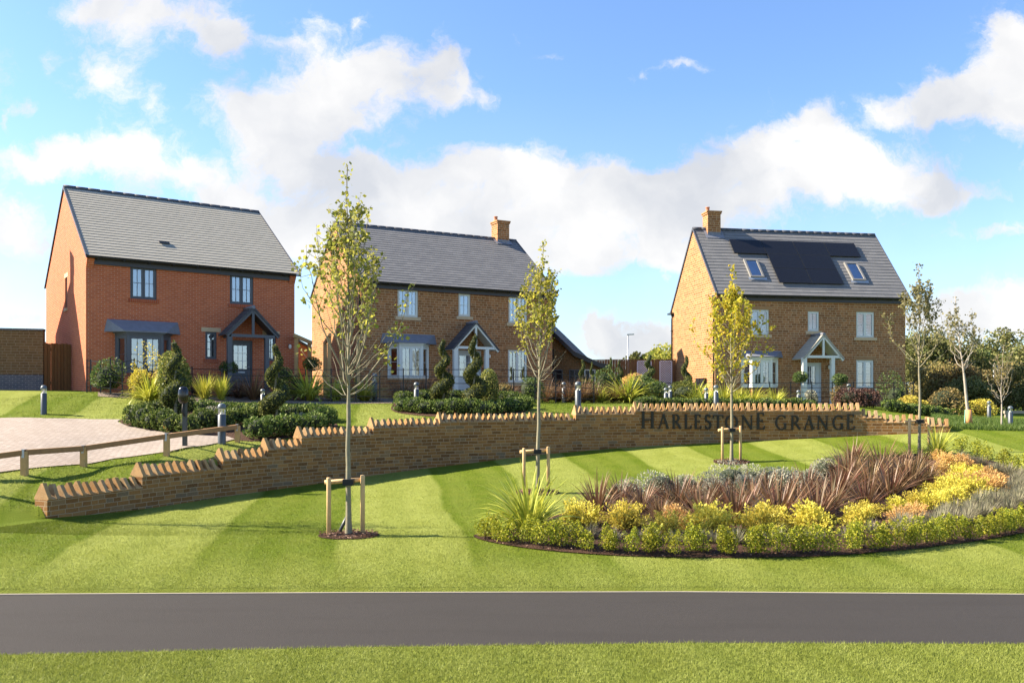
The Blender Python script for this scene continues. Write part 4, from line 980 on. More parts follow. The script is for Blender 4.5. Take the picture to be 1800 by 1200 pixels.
def on_roof(u, d, up): return (u, EV*d-EZ*up, H3.ze+EZ*d+EV*up)
def roof_quad(name, u0, u1, d0, d1, mat, frame, up=.13, th=.04, parent=None):
    m = MB(); g = .022
    A = [on_roof(u0, d0, up), on_roof(u1, d0, up), on_roof(u1, d1, up), on_roof(u0, d1, up)]; B_ = [on_roof(u0, d0, up-th), on_roof(u1, d0, up-th), on_roof(u1, d1, up-th), on_roof(u0, d1, up-th)]
    I = [on_roof(u0+g, d0+g, up), on_roof(u1-g, d0+g, up), on_roof(u1-g, d1-g, up), on_roof(u0+g, d1-g, up)]
    m.face(I)
    for i in range(4): j = (i+1) % 4; m.face([A[i], A[j], I[j], I[i]], m=1); m.face([B_[i], B_[j], A[j], A[i]], m=1)
    return m.build(name, [mat, frame], parent)
ua, da = H3.roofpt(1279.7, 423.6); ub, _ = H3.roofpt(1499, 430); _, db = H3.roofpt(1287.5, 447.4); w4 = (ub-ua)/4
for k in range(4): roof_quad('solar_panel', ua+w4*k+.01, ua+w4*(k+1)-.01, db, da, M['solar_glass'], M['solar_frame'], parent=H3.roof_o)
hh = da-db; u2, _ = H3.roofpt(1347, 449.5); u3, d3 = H3.roofpt(1480.7, 502.7); u3b, _ = H3.roofpt(1458, 453.6); w2 = (u3b-u2)/2; d3 = H3.roofpt(1367.5, 499.6)[1]; h2 = (db-d3)/2
for k in range(2):
    for r_ in range(2): roof_quad('solar_panel', u2+w2*k+.01, u2+w2*(k+1)-.01, d3+h2*r_+.012, d3+h2*(r_+1)-.012, M['solar_glass'], M['solar_frame'], parent=H3.roof_o)
t = NT('skylight_frame'); M['sky_frame'] = t.done(t.bsdf((.22, .215, .20), .5, .2))
for c in ((1305.6, 457.7, 1332, 489), (1482, 463.4, 1508.5, 494.5)):
    a, dt = H3.roofpt(c[0], c[1]); _, dbm = H3.roofpt((c[0]+c[2])/2, c[3]); b_ = a+.74
    sk = MB(); up = .13
    for x0, x1, y0, y1 in ((a, a+.09, dbm, dt), (b_-.09, b_, dbm, dt), (a+.09, b_-.09, dt-.09, dt), (a+.09, b_-.09, dbm, dbm+.09)):
        P = [on_roof(x0, y0, up), on_roof(x1, y0, up), on_roof(x1, y1, up), on_roof(x0, y1, up)]; Q = [on_roof(x0, y0, .0), on_roof(x1, y0, .0), on_roof(x1, y1, .0), on_roof(x0, y1, .0)]
        sk.face(P)
        for i in range(4): j = (i+1) % 4; sk.face([Q[i], Q[j], P[j], P[i]])
    so_ = sk.build('skylight', M['sky_frame'], H3.roof_o)
    m = MB(); m.face([on_roof(a+.05, dbm+.05, up-.03), on_roof(b_-.05, dbm+.05, up-.03), on_roof(b_-.05, dt-.05, up-.03), on_roof(a+.05, dt-.05, up-.03)]); m.build('pane', M['glass'], so_)
    m = MB(); m.face([on_roof(a+.1, dbm+.1, up-.06), on_roof(b_-.1, dbm+.1, up-.06), on_roof(b_-.1, dt-.1, up-.06), on_roof(a+.1, dt-.1, up-.06)]); m.build('blind', M['blind'], so_)
    m = MB(); m.face([on_roof(a-.12, dbm-.16, .062), on_roof(b_+.12, dbm-.16, .062), on_roof(b_+.12, dbm, .075), on_roof(a-.12, dbm, .075)]); m.build('flashing', M['galvanised'], so_)
q0, z0 = H3.gable(1243, 664); q1, z1 = H3.gable(1228, 681)
for k in range(2):
    m = MB(); qa = q0+.06+(abs(q1-q0)/2)*k; m.box((-.13, qa, z1), (.028, qa+abs(q1-q0)/2-.05, z0)); m.build('meter_box', M['black_metal'], H3.root)

# the neighbour beyond the left edge of the photograph: its shadow lies on the red gable
HN = House('brick_house', 'red brick house beyond the left edge, throwing its gable shadow on the red gable', -23.0, 37.6, math.pi, 8.0, 3.0, 5.0, 8.85, 3.0, 5.0, .3, M['red_brick'], M['grey_tile'], M['anthracite'])
HN.walls(); HN.roof(); HN.chimney(.25, .95, HN.zr+1.15, .6, M['red_brick'])

# ------------------------------------------------------------------ the stepped stone wall with cock-and-hen coping and lettering
PXF = np.arange(66, 1671.1, 2.0); WX = (PXF-CX)/F*Yw(PXF); WY = Yw(PXF); ARC = np.r_[0, np.cumsum(np.hypot(np.diff(WX), np.diff(WY)))]
def wall_at(px):
    """plan point, unit tangent, unit normal to the front, arc length"""
    x = np.interp(px, PXF, WX); y = np.interp(px, PXF, WY); d = 3.0
    tx = np.interp(px+d, PXF, WX)-np.interp(px-d, PXF, WX); ty = np.interp(px+d, PXF, WY)-np.interp(px-d, PXF, WY); l = math.hypot(tx, ty)
    return np.array([x, y]), np.array([tx, ty])/l, np.array([ty, -tx])/l, float(np.interp(px, PXF, ARC))
def px_at_arc(a): return float(np.interp(a, ARC, PXF))
TH = .36
swall = thing('retaining_wall', 'long curved brown stone garden wall stepping up behind the lawn, with dark lettering', 'garden wall', hit(66, 911))
L0 = np.array(swall.location)
def loc(x, y, z): return (x-L0[0], y-L0[1], z-L0[2])
m = MB(); edges = []
bounds = [SEGS[0][0]]+[s[0] for s in SEGS[1:]]+[SEGS[-1][1]]
for i, (a, b, py) in enumerate(SEGS):
    a, b = bounds[i], bounds[i+1]; zt = SEGZ[i]-.30+CZ; xs = np.linspace(a, b, max(2, int((b-a)/9)))
    for p, q in zip(xs[:-1], xs[1:]):
        A, tA, nA, sA = wall_at(p); B, tB, nB, sB = wall_at(q); za, zb_ = float(zbase(p))+CZ-.25, float(zbase(q))+CZ-.25
        A2, B2 = A-nA*TH, B-nB*TH
        m.face([loc(*A, za), loc(*B, zb_), loc(*B, zt), loc(*A, zt)], [(sA, za), (sB, zb_), (sB, zt), (sA, zt)])
        m.face([loc(*B2, zb_), loc(*A2, za), loc(*A2, zt), loc(*B2, zt)], [(sB, zb_), (sA, za), (sA, zt), (sB, zt)])
        m.face([loc(*A, zt), loc(*B, zt), loc(*B2, zt), loc(*A2, zt)])
    for p, sg in ((a, 1), (b, -1)):
        zl = (SEGZ[i-1]-.30+CZ if i else float(zbase(p))+CZ-.25) if sg > 0 else (SEGZ[i+1]-.30+CZ if i+1 < len(SEGS) else float(zbase(p))+CZ-.25)
        if zl < zt:
            A, tA, nA, sA = wall_at(p); A2 = A-nA*TH; P = [loc(*A2, zl), loc(*A, zl), loc(*A, zt), loc(*A2, zt)]; uv = [(0, zl), (TH, zl), (TH, zt), (0, zt)]
            m.face(P if sg > 0 else P[::-1], uv if sg > 0 else uv[::-1])
m.build('wall_body', M['wall_stone'], swall)
t = NT('coping_stone'); g = t.n('ShaderNodeNewGeometry'); nz = t.noise(7, 5, .6, g.outputs['Position']); n2 = t.noise(40, 4, .7, g.outputs['Position'])
c = t.ramp(g.outputs['Random Per Island'], [(0, (.27, .145, .055)), (.4, (.35, .20, .08)), (.75, (.42, .27, .13)), (1, (.29, .21, .12))])
c = t.mix(t.rng(nz.outputs['Fac'], .35, .7, 0, .5), c, (.22, .13, .065)); c = t.mix(t.rng(n2.outputs['Fac'], .5, .75, 0, .4), c, (.55, .43, .28))
M['coping'] = t.done(t.bsdf(c, .95, 0, .15, n2.outputs['Fac'], .7, .012))
rr = random.Random(11)
def slab(m, C, T, Nn, w, z0, zs, zp, lean, half):
    """upright gabled stone across the wall"""
    prof = [(-half, z0), (half, z0), (half*rr.uniform(.86, 1.), zs), (half*rr.uniform(.16, .26), zp), (-half*rr.uniform(.16, .26), zp-rr.uniform(0, .012)), (-half, zs)]
    A, B = [], []
    for o, z in prof:
        k = (z-z0)*lean
        for lst, s in ((A, -w/2), (B, w/2)):
            p = C+Nn*o+T*(s+k); lst.append(loc(*p, z))
    m.face(A); m.face(B[::-1])
    n = len(prof)
    base = len(m.v)
    for i in range(n): j = (i+1) % n; m.face([A[i], B[i], B[j], A[j]][::-1])
def slab1(m, C, T, Nn, w, z0, zs, zp, lean, half):
    # shared vertices so that each stone is one island
    prof = [(-half, z0), (half, z0), (half*rr.uniform(.86, 1.), zs), (half*rr.uniform(.08, .18), zp), (-half*rr.uniform(.08, .18), zp-rr.uniform(0, .012)), (-half, zs)]
    b = len(m.v); n = len(prof)
    for s in (-w/2, w/2):
        for o, z in prof: p = C+Nn*o+T*(s+(z-z0)*lean); m.v.append(loc(*p, z))
    fs = [tuple(range(b, b+n))[::-1], tuple(range(b+n, b+2*n))]+[(b+i, b+(i+1) % n, b+n+(i+1) % n, b+n+i) for i in range(n)]
    for f in fs: m.f.append(f[::-1]); m.mi.append(0); m.sm.append(False)
for i, (a, b, py) in enumerate(SEGS):
    m = MB(); s0, s1 = wall_at(a)[3], wall_at(b)[3]; zt = SEGZ[i]-.30+CZ; s = s0+.05; cock = True
    # bedding course
    while s < s1-.03:
        px = px_at_arc(s); P, T, Nn, _ = wall_at(px); C = P-Nn*TH/2
        first = s < s0+.06
        if cock: w = rr.uniform(.078, .10); slab1(m, C, T, Nn, w, zt+.001, zt+.035, zt+(.33 if first else rr.uniform(.255, .305)), rr.uniform(-.05, .10), TH/2+.02)
        else: w = rr.uniform(.085, .115); slab1(m, C, T, Nn, w, zt+.001, zt+.025, zt+rr.uniform(.07, .11), 0, TH/2+.012)
        s += w*.5+.055; cock = not cock
    m.build('coping', M['coping'], swall)

# lettering: capitals with thick and thin strokes and serifs, on a unit cell (x 0..1, y 0..1)
def stroke(a, b, w): return ('l', a, b, w)
TK, TN = .15, .075
def serif(x, y, w=.34): return ('l', (x-w/2, y), (x+w/2, y), .045)
def arcp(cx, cy, rx, ry, a0, a1, n=18): return [(cx+rx*math.cos(math.radians(a0+(a1-a0)*i/n)), cy+ry*math.sin(math.radians(a0+(a1-a0)*i/n))) for i in range(n+1)]
LET = {
 'H': [stroke((.17, 0), (.17, 1), TK), stroke((.83, 0), (.83, 1), TK), stroke((.17, .5), (.83, .5), TN), serif(.17, .02), serif(.17, .98), serif(.83, .02), serif(.83, .98)],
 'A': [stroke((.12, 0), (.52, 1), TN), stroke((.50, 1), (.90, 0), TK), stroke((.26, .36), (.74, .36), TN), serif(.11, .02, .26), serif(.89, .02, .28)],
 'R': [stroke((.2, 0), (.2, 1), TK), ('c', arcp(.38, .735, .34, .235, 90, -90), TK, TN), stroke((.2, .97), (.38, .97), TN), stroke((.2, .5), (.38, .5), TN), stroke((.45, .5), (.95, .0), TK), serif(.2, .02), serif(.14, .98, .22)],
 'L': [stroke((.25, 0), (.25, 1), TK), stroke((.25, .03), (.88, .03), TN), stroke((.88, .0), (.92, .22), TN), serif(.25, .98), serif(.2, .02, .24)],
 'E': [stroke((.22, 0), (.22, 1), TK), stroke((.22, .97), (.82, .97), TN), stroke((.22, .51), (.70, .51), TN), stroke((.22, .03), (.88, .03), TN), stroke((.82, .99), (.83, .80), TN), stroke((.88, .01), (.93, .22), TN), stroke((.70, .61), (.70, .41), .05), serif(.18, .02, .22), serif(.18, .98, .22)],
 'S': [('c', arcp(.48, .745, .30, .225, 30, 250), TN, TK), ('c', arcp(.50, .265, .34, .235, 70, -150), TN, TK), stroke((.76, .97), (.77, .76), .05), stroke((.15, .03), (.14, .26), .05), stroke((.40, .53), (.62, .48), TK)],
 'T': [stroke((.5, 0), (.5, 1), TK), stroke((.06, .97), (.94, .97), TN), stroke((.06, .99), (.04, .78), TN), stroke((.94, .99), (.96, .78), TN), serif(.5, .02)],
 'O': [('o', .5, .5, .45, .5)],
 'N': [stroke((.15, 0), (.15, 1), TN), stroke((.13, 1), (.87, .0), TK), stroke((.86, 0), (.86, 1), TN), serif(.13, .02, .26), serif(.10, .98, .24), serif(.86, .98, .26)],
 'G': [('c', arcp(.55, .5, .45, .48, 45, 330), TN, TK), stroke((.86, .03), (.86, .42), TK), stroke((.66, .43), (.98, .43), .05), stroke((.86, .98), (.87, .74), .05)],
}
LINE = [('H', 1126.2, 1150.5, 722.2, 752.6), ('A', 1156, 1175.4, 727.5, 753), ('R', 1180.5, 1197, 727.8, 753.2), ('L', 1202, 1215.6, 728, 753.4), ('E', 1220, 1232.4, 728.2, 753.6), ('S', 1238, 1250.4, 728, 754),
        ('T', 1252.7, 1271.2, 729, 754), ('O', 1274, 1297, 729, 754.4), ('N', 1302.3, 1323.6, 729.6, 754.4), ('E', 1329, 1344.3, 725.2, 754.4), ('G', 1362, 1382.6, 729.4, 755), ('R', 1389, 1407, 730, 754.8), ('A', 1412, 1430.6, 730.2, 754.8),
        ('N', 1435, 1456, 730.4, 754.6), ('G', 1462.5, 1482.5, 730, 755), ('E', 1487, 1502.5, 727.6, 754.6)]
m = MB(); kz = 0
for ch, xl, xr, yt, yb in LINE:
    P0, T0, N0, s0 = wall_at(xl); P1, T1, N1, s1 = wall_at(xr); Yc = (P0[1]+P1[1])/2
    zt, zb_ = -(yt-YH)/F*Yc+CZ, -(yb-YH)/F*Yc+CZ; hgt = zt-zb_; wd = math.hypot(*(P1-P0)); T = (P1-P0)/wd; Nn = np.array([T[1], -T[0]])
    def put(x, y, o): p = P0+T*(x*wd)+Nn*o; return loc(*p, zb_+y*hgt)
    def poly(pts):
        global kz
        kz = (kz+1) % 6; d1 = .034+.0025*kz
        if sum(pts[i][0]*pts[(i+1) % len(pts)][1]-pts[(i+1) % len(pts)][0]*pts[i][1] for i in range(len(pts))) < 0: pts = pts[::-1]
        m.face([put(x, y, d1) for x, y in pts])
        for i in range(len(pts)): a, b = pts[i], pts[(i+1) % len(pts)]; m.face([put(*a, .004), put(*b, .004), put(*b, d1), put(*a, d1)])
    asp = hgt/wd
    for q in LET[ch]:
        if q[0] == 'l':
            (_, (ax, ay), (bx, by), w) = q; dx, dy = (bx-ax)*wd, (by-ay)*hgt; l = math.hypot(dx, dy); nx, ny = -dy/l*w*hgt*.5, dx/l*w*hgt*.5
            poly([(ax+nx/wd, ay+ny/hgt), (bx+nx/wd, by+ny/hgt), (bx-nx/wd, by-ny/hgt), (ax-nx/wd, ay-ny/hgt)])
        else:
            if q[0] == 'o': pts = arcp(.5, .5, .42, .46, 0, 360, 28); w0, w1 = TN, TK
            else: pts, w0, w1 = q[1], q[2], q[3]
            n = len(pts); 
            for i in range(n-1):
                seg = []
                ws = []
                for k in (i, i+1):
                    a = pts[max(k-1, 0)]; b = pts[min(k+1, n-1)]; 
                    if q[0] == 'o': a = pts[(k-1) % (n-1)]; b = pts[(k+1) % (n-1)]
                    dx, dy = (b[0]-a[0])*wd, (b[1]-a[1])*hgt; l = math.hypot(dx, dy); v = abs(dy)/l; w = (TN+(TK-TN)*v)*hgt*.5
                    ws.append((-dy/l*w/wd, dx/l*w/hgt))
                a, b = pts[i], pts[i+1]
                poly([(a[0]+ws[0][0], a[1]+ws[0][1]), (b[0]+ws[1][0], b[1]+ws[1][1]), (b[0]-ws[1][0], b[1]-ws[1][1]), (a[0]-ws[0][0], a[1]-ws[0][1])])
m.build('lettering', M['letter_bronze'], swall)

# ------------------------------------------------------------------ left garden wall, gate, distant fence and small buildings
def base(px, Y): return G(px, Y)
A, B = base(-260, 31.6), base(76, 33.4)
gw = thing('garden_wall', 'tall dark stone garden wall on a blue brick base at the left edge', 'garden wall', (A.x, A.y, A.z))
def wal(m, p, q, z0, z1, th=.3):
    p, q = np.array(p[:2]), np.array(q[:2]); d = (q-p)/np.linalg.norm(q-p); n = np.array([-d[1], d[0]])*th
    P = [p, q, q+n, p+n]
    for i in range(4): j = (i+1) % 4; m.face([(*P[i], z0), (*P[j], z0), (*P[j], z1), (*P[i], z1)])
    m.face([(*x, z1) for x in P])
zr_ = lambda py, Y: (YH-py)/F*Y+CZ
q = (B.x-A.x, B.y-A.y); 
m = MB(); wal(m, (0, 0), q, zr_(658, 33)-A.z, zr_(581, 33.3)-A.z); gb = m.build('wall_body', M['dark_stone'], gw)
m = MB(); wal(m, (.01, -.02), (q[0]+.004, q[1]-.02), -1.0, zr_(658, 33)-A.z, .34); m.build('brick_base', M['blue_brick'], gw)
m = MB(); wal(m, (-.02, -.04), (q[0]+.02, q[1]-.04), zr_(581, 33.3)-A.z, zr_(577.5, 33.3)-A.z, .38); m.build('coping', M['blue_brick'], gw)
gq = H1.gable(126.5, 680)[0]; ge = H1.B+H1.u*H1.inset[0]+H1.v*gq; gs = np.array([B.x+.02, B.y+.03])
gt = thing('side_gate', 'brown close-boarded timber gate between the dark stone wall and the red house', 'gate', (gs[0], gs[1], GXY(*gs)))
d = ge-gs; Lg = float(np.linalg.norm(d))-.02; gt.rotation_euler = (0, 0, math.atan2(d[1], d[0])); hg = 1.86
m = MB(); n = int(Lg/.125)
for k in range(n): x0, x1 = Lg*k/n, Lg*(k+1)/n; m.box((x0+.004, .0+.006*(k % 2), -.30), (x1-.004, .022+.006*(k % 2), hg-.02*(k % 3 == 1)))
m.build('board_panel', M['gate_boards'], gt)
m = MB(); [m.box((.02, .03, z), (Lg-.02, .075, z+.1)) for z in (.25, 1.55)]; m.build('ledge', M['gate_boards'], gt)
m = MB(); m.box((-.0, .08, -.3), (.09, .17, hg+.05)); m.build('post', M['gate_boards'], gt)

# timber fence between the houses, with white trellis panels
P0, P1 = base(1040, 47.5), base(1182, 47.0)
ft = thing('timber_fence', 'tall reddish brown boarded fence between the two stone houses', 'fence', P0); ft.rotation_euler = (0, 0, math.atan2(P1.y-P0.y, P1.x-P0.x)); Lf = (P1-P0).length+.6
zt = zr_(632.5, 47.2)-P0.z
m = MB(); n = int(Lf/.14); rr = random.Random(3)
for k in range(n): x = Lf*k/n; m.box((x+.003, .012*(k % 2), -.3), (x+Lf/n-.003, .02+.012*(k % 2), zt-rr.uniform(0, .02)))
m.build('board_panel', M['fence_boards'], ft)
m = MB(); m.box((0, -.03, zt), (Lf, .06, zt+.04)); m.build('capping', M['fence_boards'], ft)
for x in np.arange(0, Lf+.1, Lf/3): m = MB(); m.box((x-.05, .05, -.3), (x+.05, .15, zt)); m.build('post', M['fence_boards'], ft)
for i, (a, b, tl) in enumerate(((1121, 1144, 'pale diamond trellis panel on the timber fence behind the twisted topiary'), (1160.5, 1180, 'pale diamond trellis panel on the timber fence close to the chimney house'))):
    Y = 46.6; pa = Vector(((a-CX)/F*Y, Y, zr_(690, Y))); w = (b-a)/F*Y; h = zr_(635, Y)-pa.z
    tr = thing('trellis_panel', tl, 'trellis', pa, 0, 'trellis panels on the timber fence'); m = MB(); s = .125
    for sg in (1, -1):
        k = -int(h/s)-1
        for j in range(-int(h/s)-2, int(w/s)+int(h/s)+3):
            x0 = j*s; p, q_ = [], []
            # clip a diagonal lath to the panel
            t0, t1 = 0.0, h
            xa, xb = (x0, x0+sg*h)
            lo, hi = 0.0, 1.0
            dx = xb-xa
            for bnd, sign in ((0, 1), (w, -1)):
                f0 = sign*(xa-bnd); f1 = sign*(xb-bnd)
                if f0 < 0 and f1 < 0: lo, hi = 1, 0
                elif f0 < 0: lo = max(lo, f0/(f0-f1))
                elif f1 < 0: hi = min(hi, f0/(f0-f1))
            if hi-lo > .02: m.bar((xa+dx*lo, -.02*(sg > 0), h*lo), (xa+dx*hi, -.02*(sg > 0), h*hi), .03, .018, (0, 1, 0))
    m.build('lattice', M['trellis'], tr)
    m = MB(); m.box((-.04, -.04, 0), (0, .02, h)); m.box((w, -.04, 0), (w+.04, .02, h)); m.box((0, -.04, h), (w, .02, h+.04)); m.box((0, -.04, -.04), (w, .02, 0)); m.build('frame', M['trellis'], tr)

# garage with swept dark roof behind the middle house
gp = base(1056, 47); gyaw = -.20
gr = thing('garage', 'low stone garage with a dark flared roof right of the middle house', 'garage', (gp.x, gp.y, gp.z-.1), gyaw)
m = MB(); hw = 3.4; zg = zr_(641, 47)-gp.z+.1; za = zr_(560, 47)-gp.z+.1; RP = [(-hw*2, zg), (-hw*1.62, zg+.42), (-hw, za), (-hw*.42, zg+.62), (0, zg-.02), (.45, zg-.12)]
m.face([(-2*hw, 0, -.3), (0, 0, -.3), (0, 0, zg), (-hw*.42, 0, zg+.55), (-hw, 0, za-.1), (-hw*1.6, 0, zg+.4), (-2*hw, 0, zg)]); m.face([(0, 0, -.3), (0, 6, -.3), (0, 6, zg), (0, 0, zg)]); m.face([(-2*hw, 0, -.3), (-2*hw, 0, zg), (-2*hw, 6, zg), (-2*hw, 6, -.3)])
m.build('wall', M['dark_stone'], gr)
m = MB()
for (x0, z0), (x1, z1) in zip(RP[:-1], RP[1:]):
    m.face([(x0, -.35, z0+.1), (x1, -.35, z1+.1), (x1, 6.3, z1+.1), (x0, 6.3, z0+.1)]); m.face([(x0, -.36, z0-.14), (x1, -.36, z1-.14), (x1, -.36, z1+.12), (x0, -.36, z0+.12)], m=1); m.face([(x0, -.35, z0-.05), (x0, 6.3, z0-.05), (x1, 6.3, z1-.05), (x1, -.35, z1-.05)], m=1)
m.box((.42, -.36, zg-.24), (.50, 6.3, zg+.0), m=1)
m.build('roof', [M['dark_tile'], M['black_gutter']], gr)
for x in (-3.1, -1.75, -.9):
    m = MB(); w = 1.0 if x < -2 else .62; e = .06; z0, z1 = .95, 1.85
    for a in ((x, z0, x+e, z1), (x+w-e, z0, x+w, z1), (x+e, z1-e, x+w-e, z1), (x+e, z0, x+w-e, z0+e), (x+w/2-.03, z0+e, x+w/2+.03, z1-e)): m.box((a[0], -.06, a[1]), (a[2], -.004, a[3]))
    w_ = m.build('window', M['pale_frame'] if x > -1 else M['anthracite'], gr); m = MB(); m.face([(x+e, -.02, z0+e), (x+w-e, -.02, z0+e), (x+w-e, -.02, z1-e), (x+e, -.02, z1-e)]); m.build('pane', M['solar_glass'], w_)
m = MB(); m.box((-hw*.78-.04, -.02, -.2), (-hw*.78+.04, -.002, zg+.9)); m.build('downpipe', M['black_gutter'], gr)

# small red outbuilding glimpsed behind the pergola
gp = base(530, 52)
ob = thing('outbuilding', 'small red brick outbuilding with a sloping roof behind the timber pergola', 'outbuilding', gp, .5)
za, zb_ = zr_(612, 52)-gp.z, zr_(632, 53)-gp.z
m = MB(); m.face([(-2.5, 0, -.3), (2.6, 0, -.3), (2.6, 0, zb_-.5), (-.6, 0, za+.6), (-2.5, 0, za-.6)]); m.face([(2.6, 0, -.3), (2.6, 4, -.3), (2.6, 4, zb_-.5), (2.6, 0, zb_-.5)]); m.build('wall', M['red_brick'], ob)
m = MB(); m.bar((-.6, -.06, za+.66), (2.9, -.06, zb_-.57), .2, .12); m.bar((-.6, -.06, za+.66), (-2.8, -.06, za-.7), .2, .12); m.face([(-.6, -.1, za+.7), (2.9, -.1, zb_-.53), (2.9, 4.2, zb_-.53), (-.6, 4.2, za+.7)][::-1]); m.build('roof', M['dark_tile'], ob)

# timber pergola arches between the red house and the middle house
pg_base = base(521, 36.4)
pg = thing('pergola', 'pale timber pergola posts and beams between the red house and the stone house', 'pergola', pg_base)
def pz(px, py, Y): return Vector(((px-CX)/F*Y, Y, zr_(py, Y)))-pg_base
posts = [(521, 36.2, 593), (544, 37.6, 603), (571.5, 37.4, 604), (579, 36.6, 593), (600, 37.2, 605), (630, 36.4, 594)]
for px, Y, py in posts:
    m = MB(); p = pz(px, py, Y); b0 = base(px, Y)-pg_base; m.box((p.x-.07, p.y-.07, b0.z-.2), (p.x+.07, p.y+.07, p.z)); m.build('post', M['post_timber'], pg)
for (a, b) in ((0, 1), (2, 3), (4, 5)):
    pa, pb = pz(posts[a][0], posts[a][2]-2.0, posts[a][1]), pz(posts[b][0], posts[b][2]-2.0, posts[b][1]); d = (pb-pa).normalized()*.22
    m = MB(); m.bar(pa-d, pb+d, .09, .15); m.build('beam', M['post_timber'], pg)

# ------------------------------------------------------------------ estate railings
def railing(name, pts, tops, label, nrail=5):
    """pts: (px, Y) of the posts"""
    P = [G(px, Y) for px, Y in pts]; r0 = thing(name, label, 'railing', P[0]); T = [zr_(t, Y)-P[0].z for (px, Y), t in zip(pts, tops)]
    for p, tz in zip(P, T):
        m = MB(); q = p-P[0]; m.box((q.x-.022, q.y-.010, q.z-.2), (q.x+.022, q.y+.010, tz+.04)); m.build('post', M['black_metal'], r0)
    for k in range(nrail):
        m = MB()
        for i in range(len(P)-1):
            a, b = P[i]-P[0], P[i+1]-P[0]; fa = T[i]-.02-(1.02)*k/nrail*(T[i]-a.z)/1.0*.98; fb = T[i+1]-.02-(1.02)*k/nrail*(T[i+1]-b.z)*.98
            m.bar((a.x, a.y, fa), (b.x, b.y, fb), .010, .024)
        m.build('rail', M['black_metal'], r0)
    return r0
railing('estate_railing', [(152.6, 30.9), (159.5, 30.9), (176.8, 30.75), (194, 30.6), (215, 30.6), (236, 30.7), (259, 30.9), (283, 31.2), (310, 31.8), (337.6, 32.6)], [633, 633.5, 634.5, 631, 635.5, 631, 641, 641, 644, 646],
        'black iron estate railing round the front corner of the red house')
fp = [(337.6, 32.7), (390, 32.9), (441, 33.0), (490, 33.1), (537, 33.3), (582, 33.4), (626, 33.5), (667.5, 33.6), (709, 33.7), (749, 33.8), (789, 33.9), (827, 34.0), (865, 34.1), (903, 34.3), (940.6, 34.5), (977, 34.8), (1012, 35.1), (1044, 35.5)]
railing('estate_railing', fp, [647]+[648.5]*12+[649, 651, 655, 660, 664], 'long black iron estate railing in front of the middle stone house')
fp = [(1164, 38.2), (1184, 38.2), (1222, 38.3), (1266, 38.3), (1315, 38.3), (1353, 38.3), (1390, 38.3), (1427, 38.3), (1463, 38.3), (1500, 38.3), (1536, 38.3), (1571.5, 38.3), (1594, 38.3), (1606, 39.5)]
railing('estate_railing', fp, [672]*12+[671.5, 671], 'black iron estate railing in front of the house with solar panels')

# ------------------------------------------------------------------ knee rail, bollards, charging post, lamp and boards
kr = thing('knee_rail', 'low brown timber knee rail along the edge of the paved drive', 'knee rail', hit(43, 835, True))
kp = [(-48, 850, 18.0), (43, 835, None), (147, 820, None), (293, 800.5, None), (417.5, 777, None)]; tp = [803, 791, 784, 763, 746.5]
KP = []; o0 = Vector(kr.location)
for (px, py, Y), t_ in zip(kp, tp):
    b0 = hit(px, py, True) if px > -20 else G(px, Y); z1 = zr_(t_, b0.y); KP.append((b0-o0, z1-o0.z))
for b0, z1 in KP:
    m = MB(); m.box((b0.x-.06, b0.y-.06, b0.z-.3), (b0.x+.06, b0.y+.06, z1-.02)); po = m.build('post', M['post_timber'], kr)
    m = MB(); m.box((b0.x-.03, b0.y-.068, z1-.16), (b0.x+.03, b0.y-.062, z1+.022)); m.box((b0.x-.03, b0.y-.066, z1+.018), (b0.x+.03, b0.y+.06, z1+.024)); m.build('strap', M['galvanised'], po)
for (a, za), (b, zb_) in zip(KP[:-1], KP[1:]):
    m = MB(); m.bar((a.x, a.y, za-.05), (b.x, b.y, zb_-.05), .10, .12); m.build('rail', M['rail_timber'], kr)

def make_bollard():
    r0 = thing('bollard_light', '', 'bollard', (0, 0, 0), 0, 'grey bollard lights')
    m = MB(); m.lathe([(.10, -.15), (.10, .74), (.085, .75), (0, .75)], n=20); m.build('column', M['bollard_grey'], r0)
    m = MB(); m.lathe([(.085, .752), (.095, .76), (.095, .90)], n=20); m.build('lens', M['lens'], r0)
    m = MB(); m.lathe([(.06, .752), (.02, .83), (.055, .895)], n=14); m.build('reflector', M['white_paint'], r0)
    m = MB(); m.lathe([(.098, .895), (.108, .90), (.108, .935), (.095, .985), (.06, 1.025), (0, 1.04)], n=20); m.build('cap', M['bollard_cap'], r0)
    return r0
b0 = make_bollard()
BOL = [(77, 729, 26.9, 676.5, 'on the sloping lawn by the paved drive'), (390, 776, 22.7, 708, 'behind the end of the timber knee rail'), (462, 0, 30.0, 683, 'half hidden behind the left spiral topiary hedge'),
       (658.5, 0, 35.2, 655.5, 'before the wall just left of the white bay window'), (732, 0, 31.6, 671, 'in the hedge in front of the white bay window'), (1016, 0, 30.1, 670, 'rising behind the coping beside the second tree'),
       (991, 0, 36.2, 671, 'against dark grasses right of the middle house'), (1170.5, 0, 33.6, 681, 'left of a close pair by the house corner'), (1178, 0, 36.0, 677, 'behind another at the solar panel house corner'),
       (1241.5, 0, 33.2, 681, 'shorter one beside the yellow tree trunk'), (1258.5, 0, 32.2, 676, 'nearest the yellow tree, taller looking'), (1403.5, 0, 36.4, 685, 'just left of the pale front door of the solar panel house'),
       (1492, 0, 40.0, 674, 'by the dark red shrubs right of the pale door'), (1738.5, 0, 37, 704, 'partly hidden in the shrubs beyond the wall end'), (1776, 0, 30.3, 713, 'in rough grass at the right edge')]
for i, (px, py, Y, ty, lab) in enumerate(BOL):
    p = G(px, Y); h = zr_(ty, Y)-p.z; o = b0 if i == 0 else dup(b0); o.location = p; s = h/1.04; o.scale = (min(1.15, max(.8, s)),)*2+(s,); o['label'] = 'grey bollard light '+lab
p = G(325, 21.9); zt = zr_(680, 21.9)-p.z
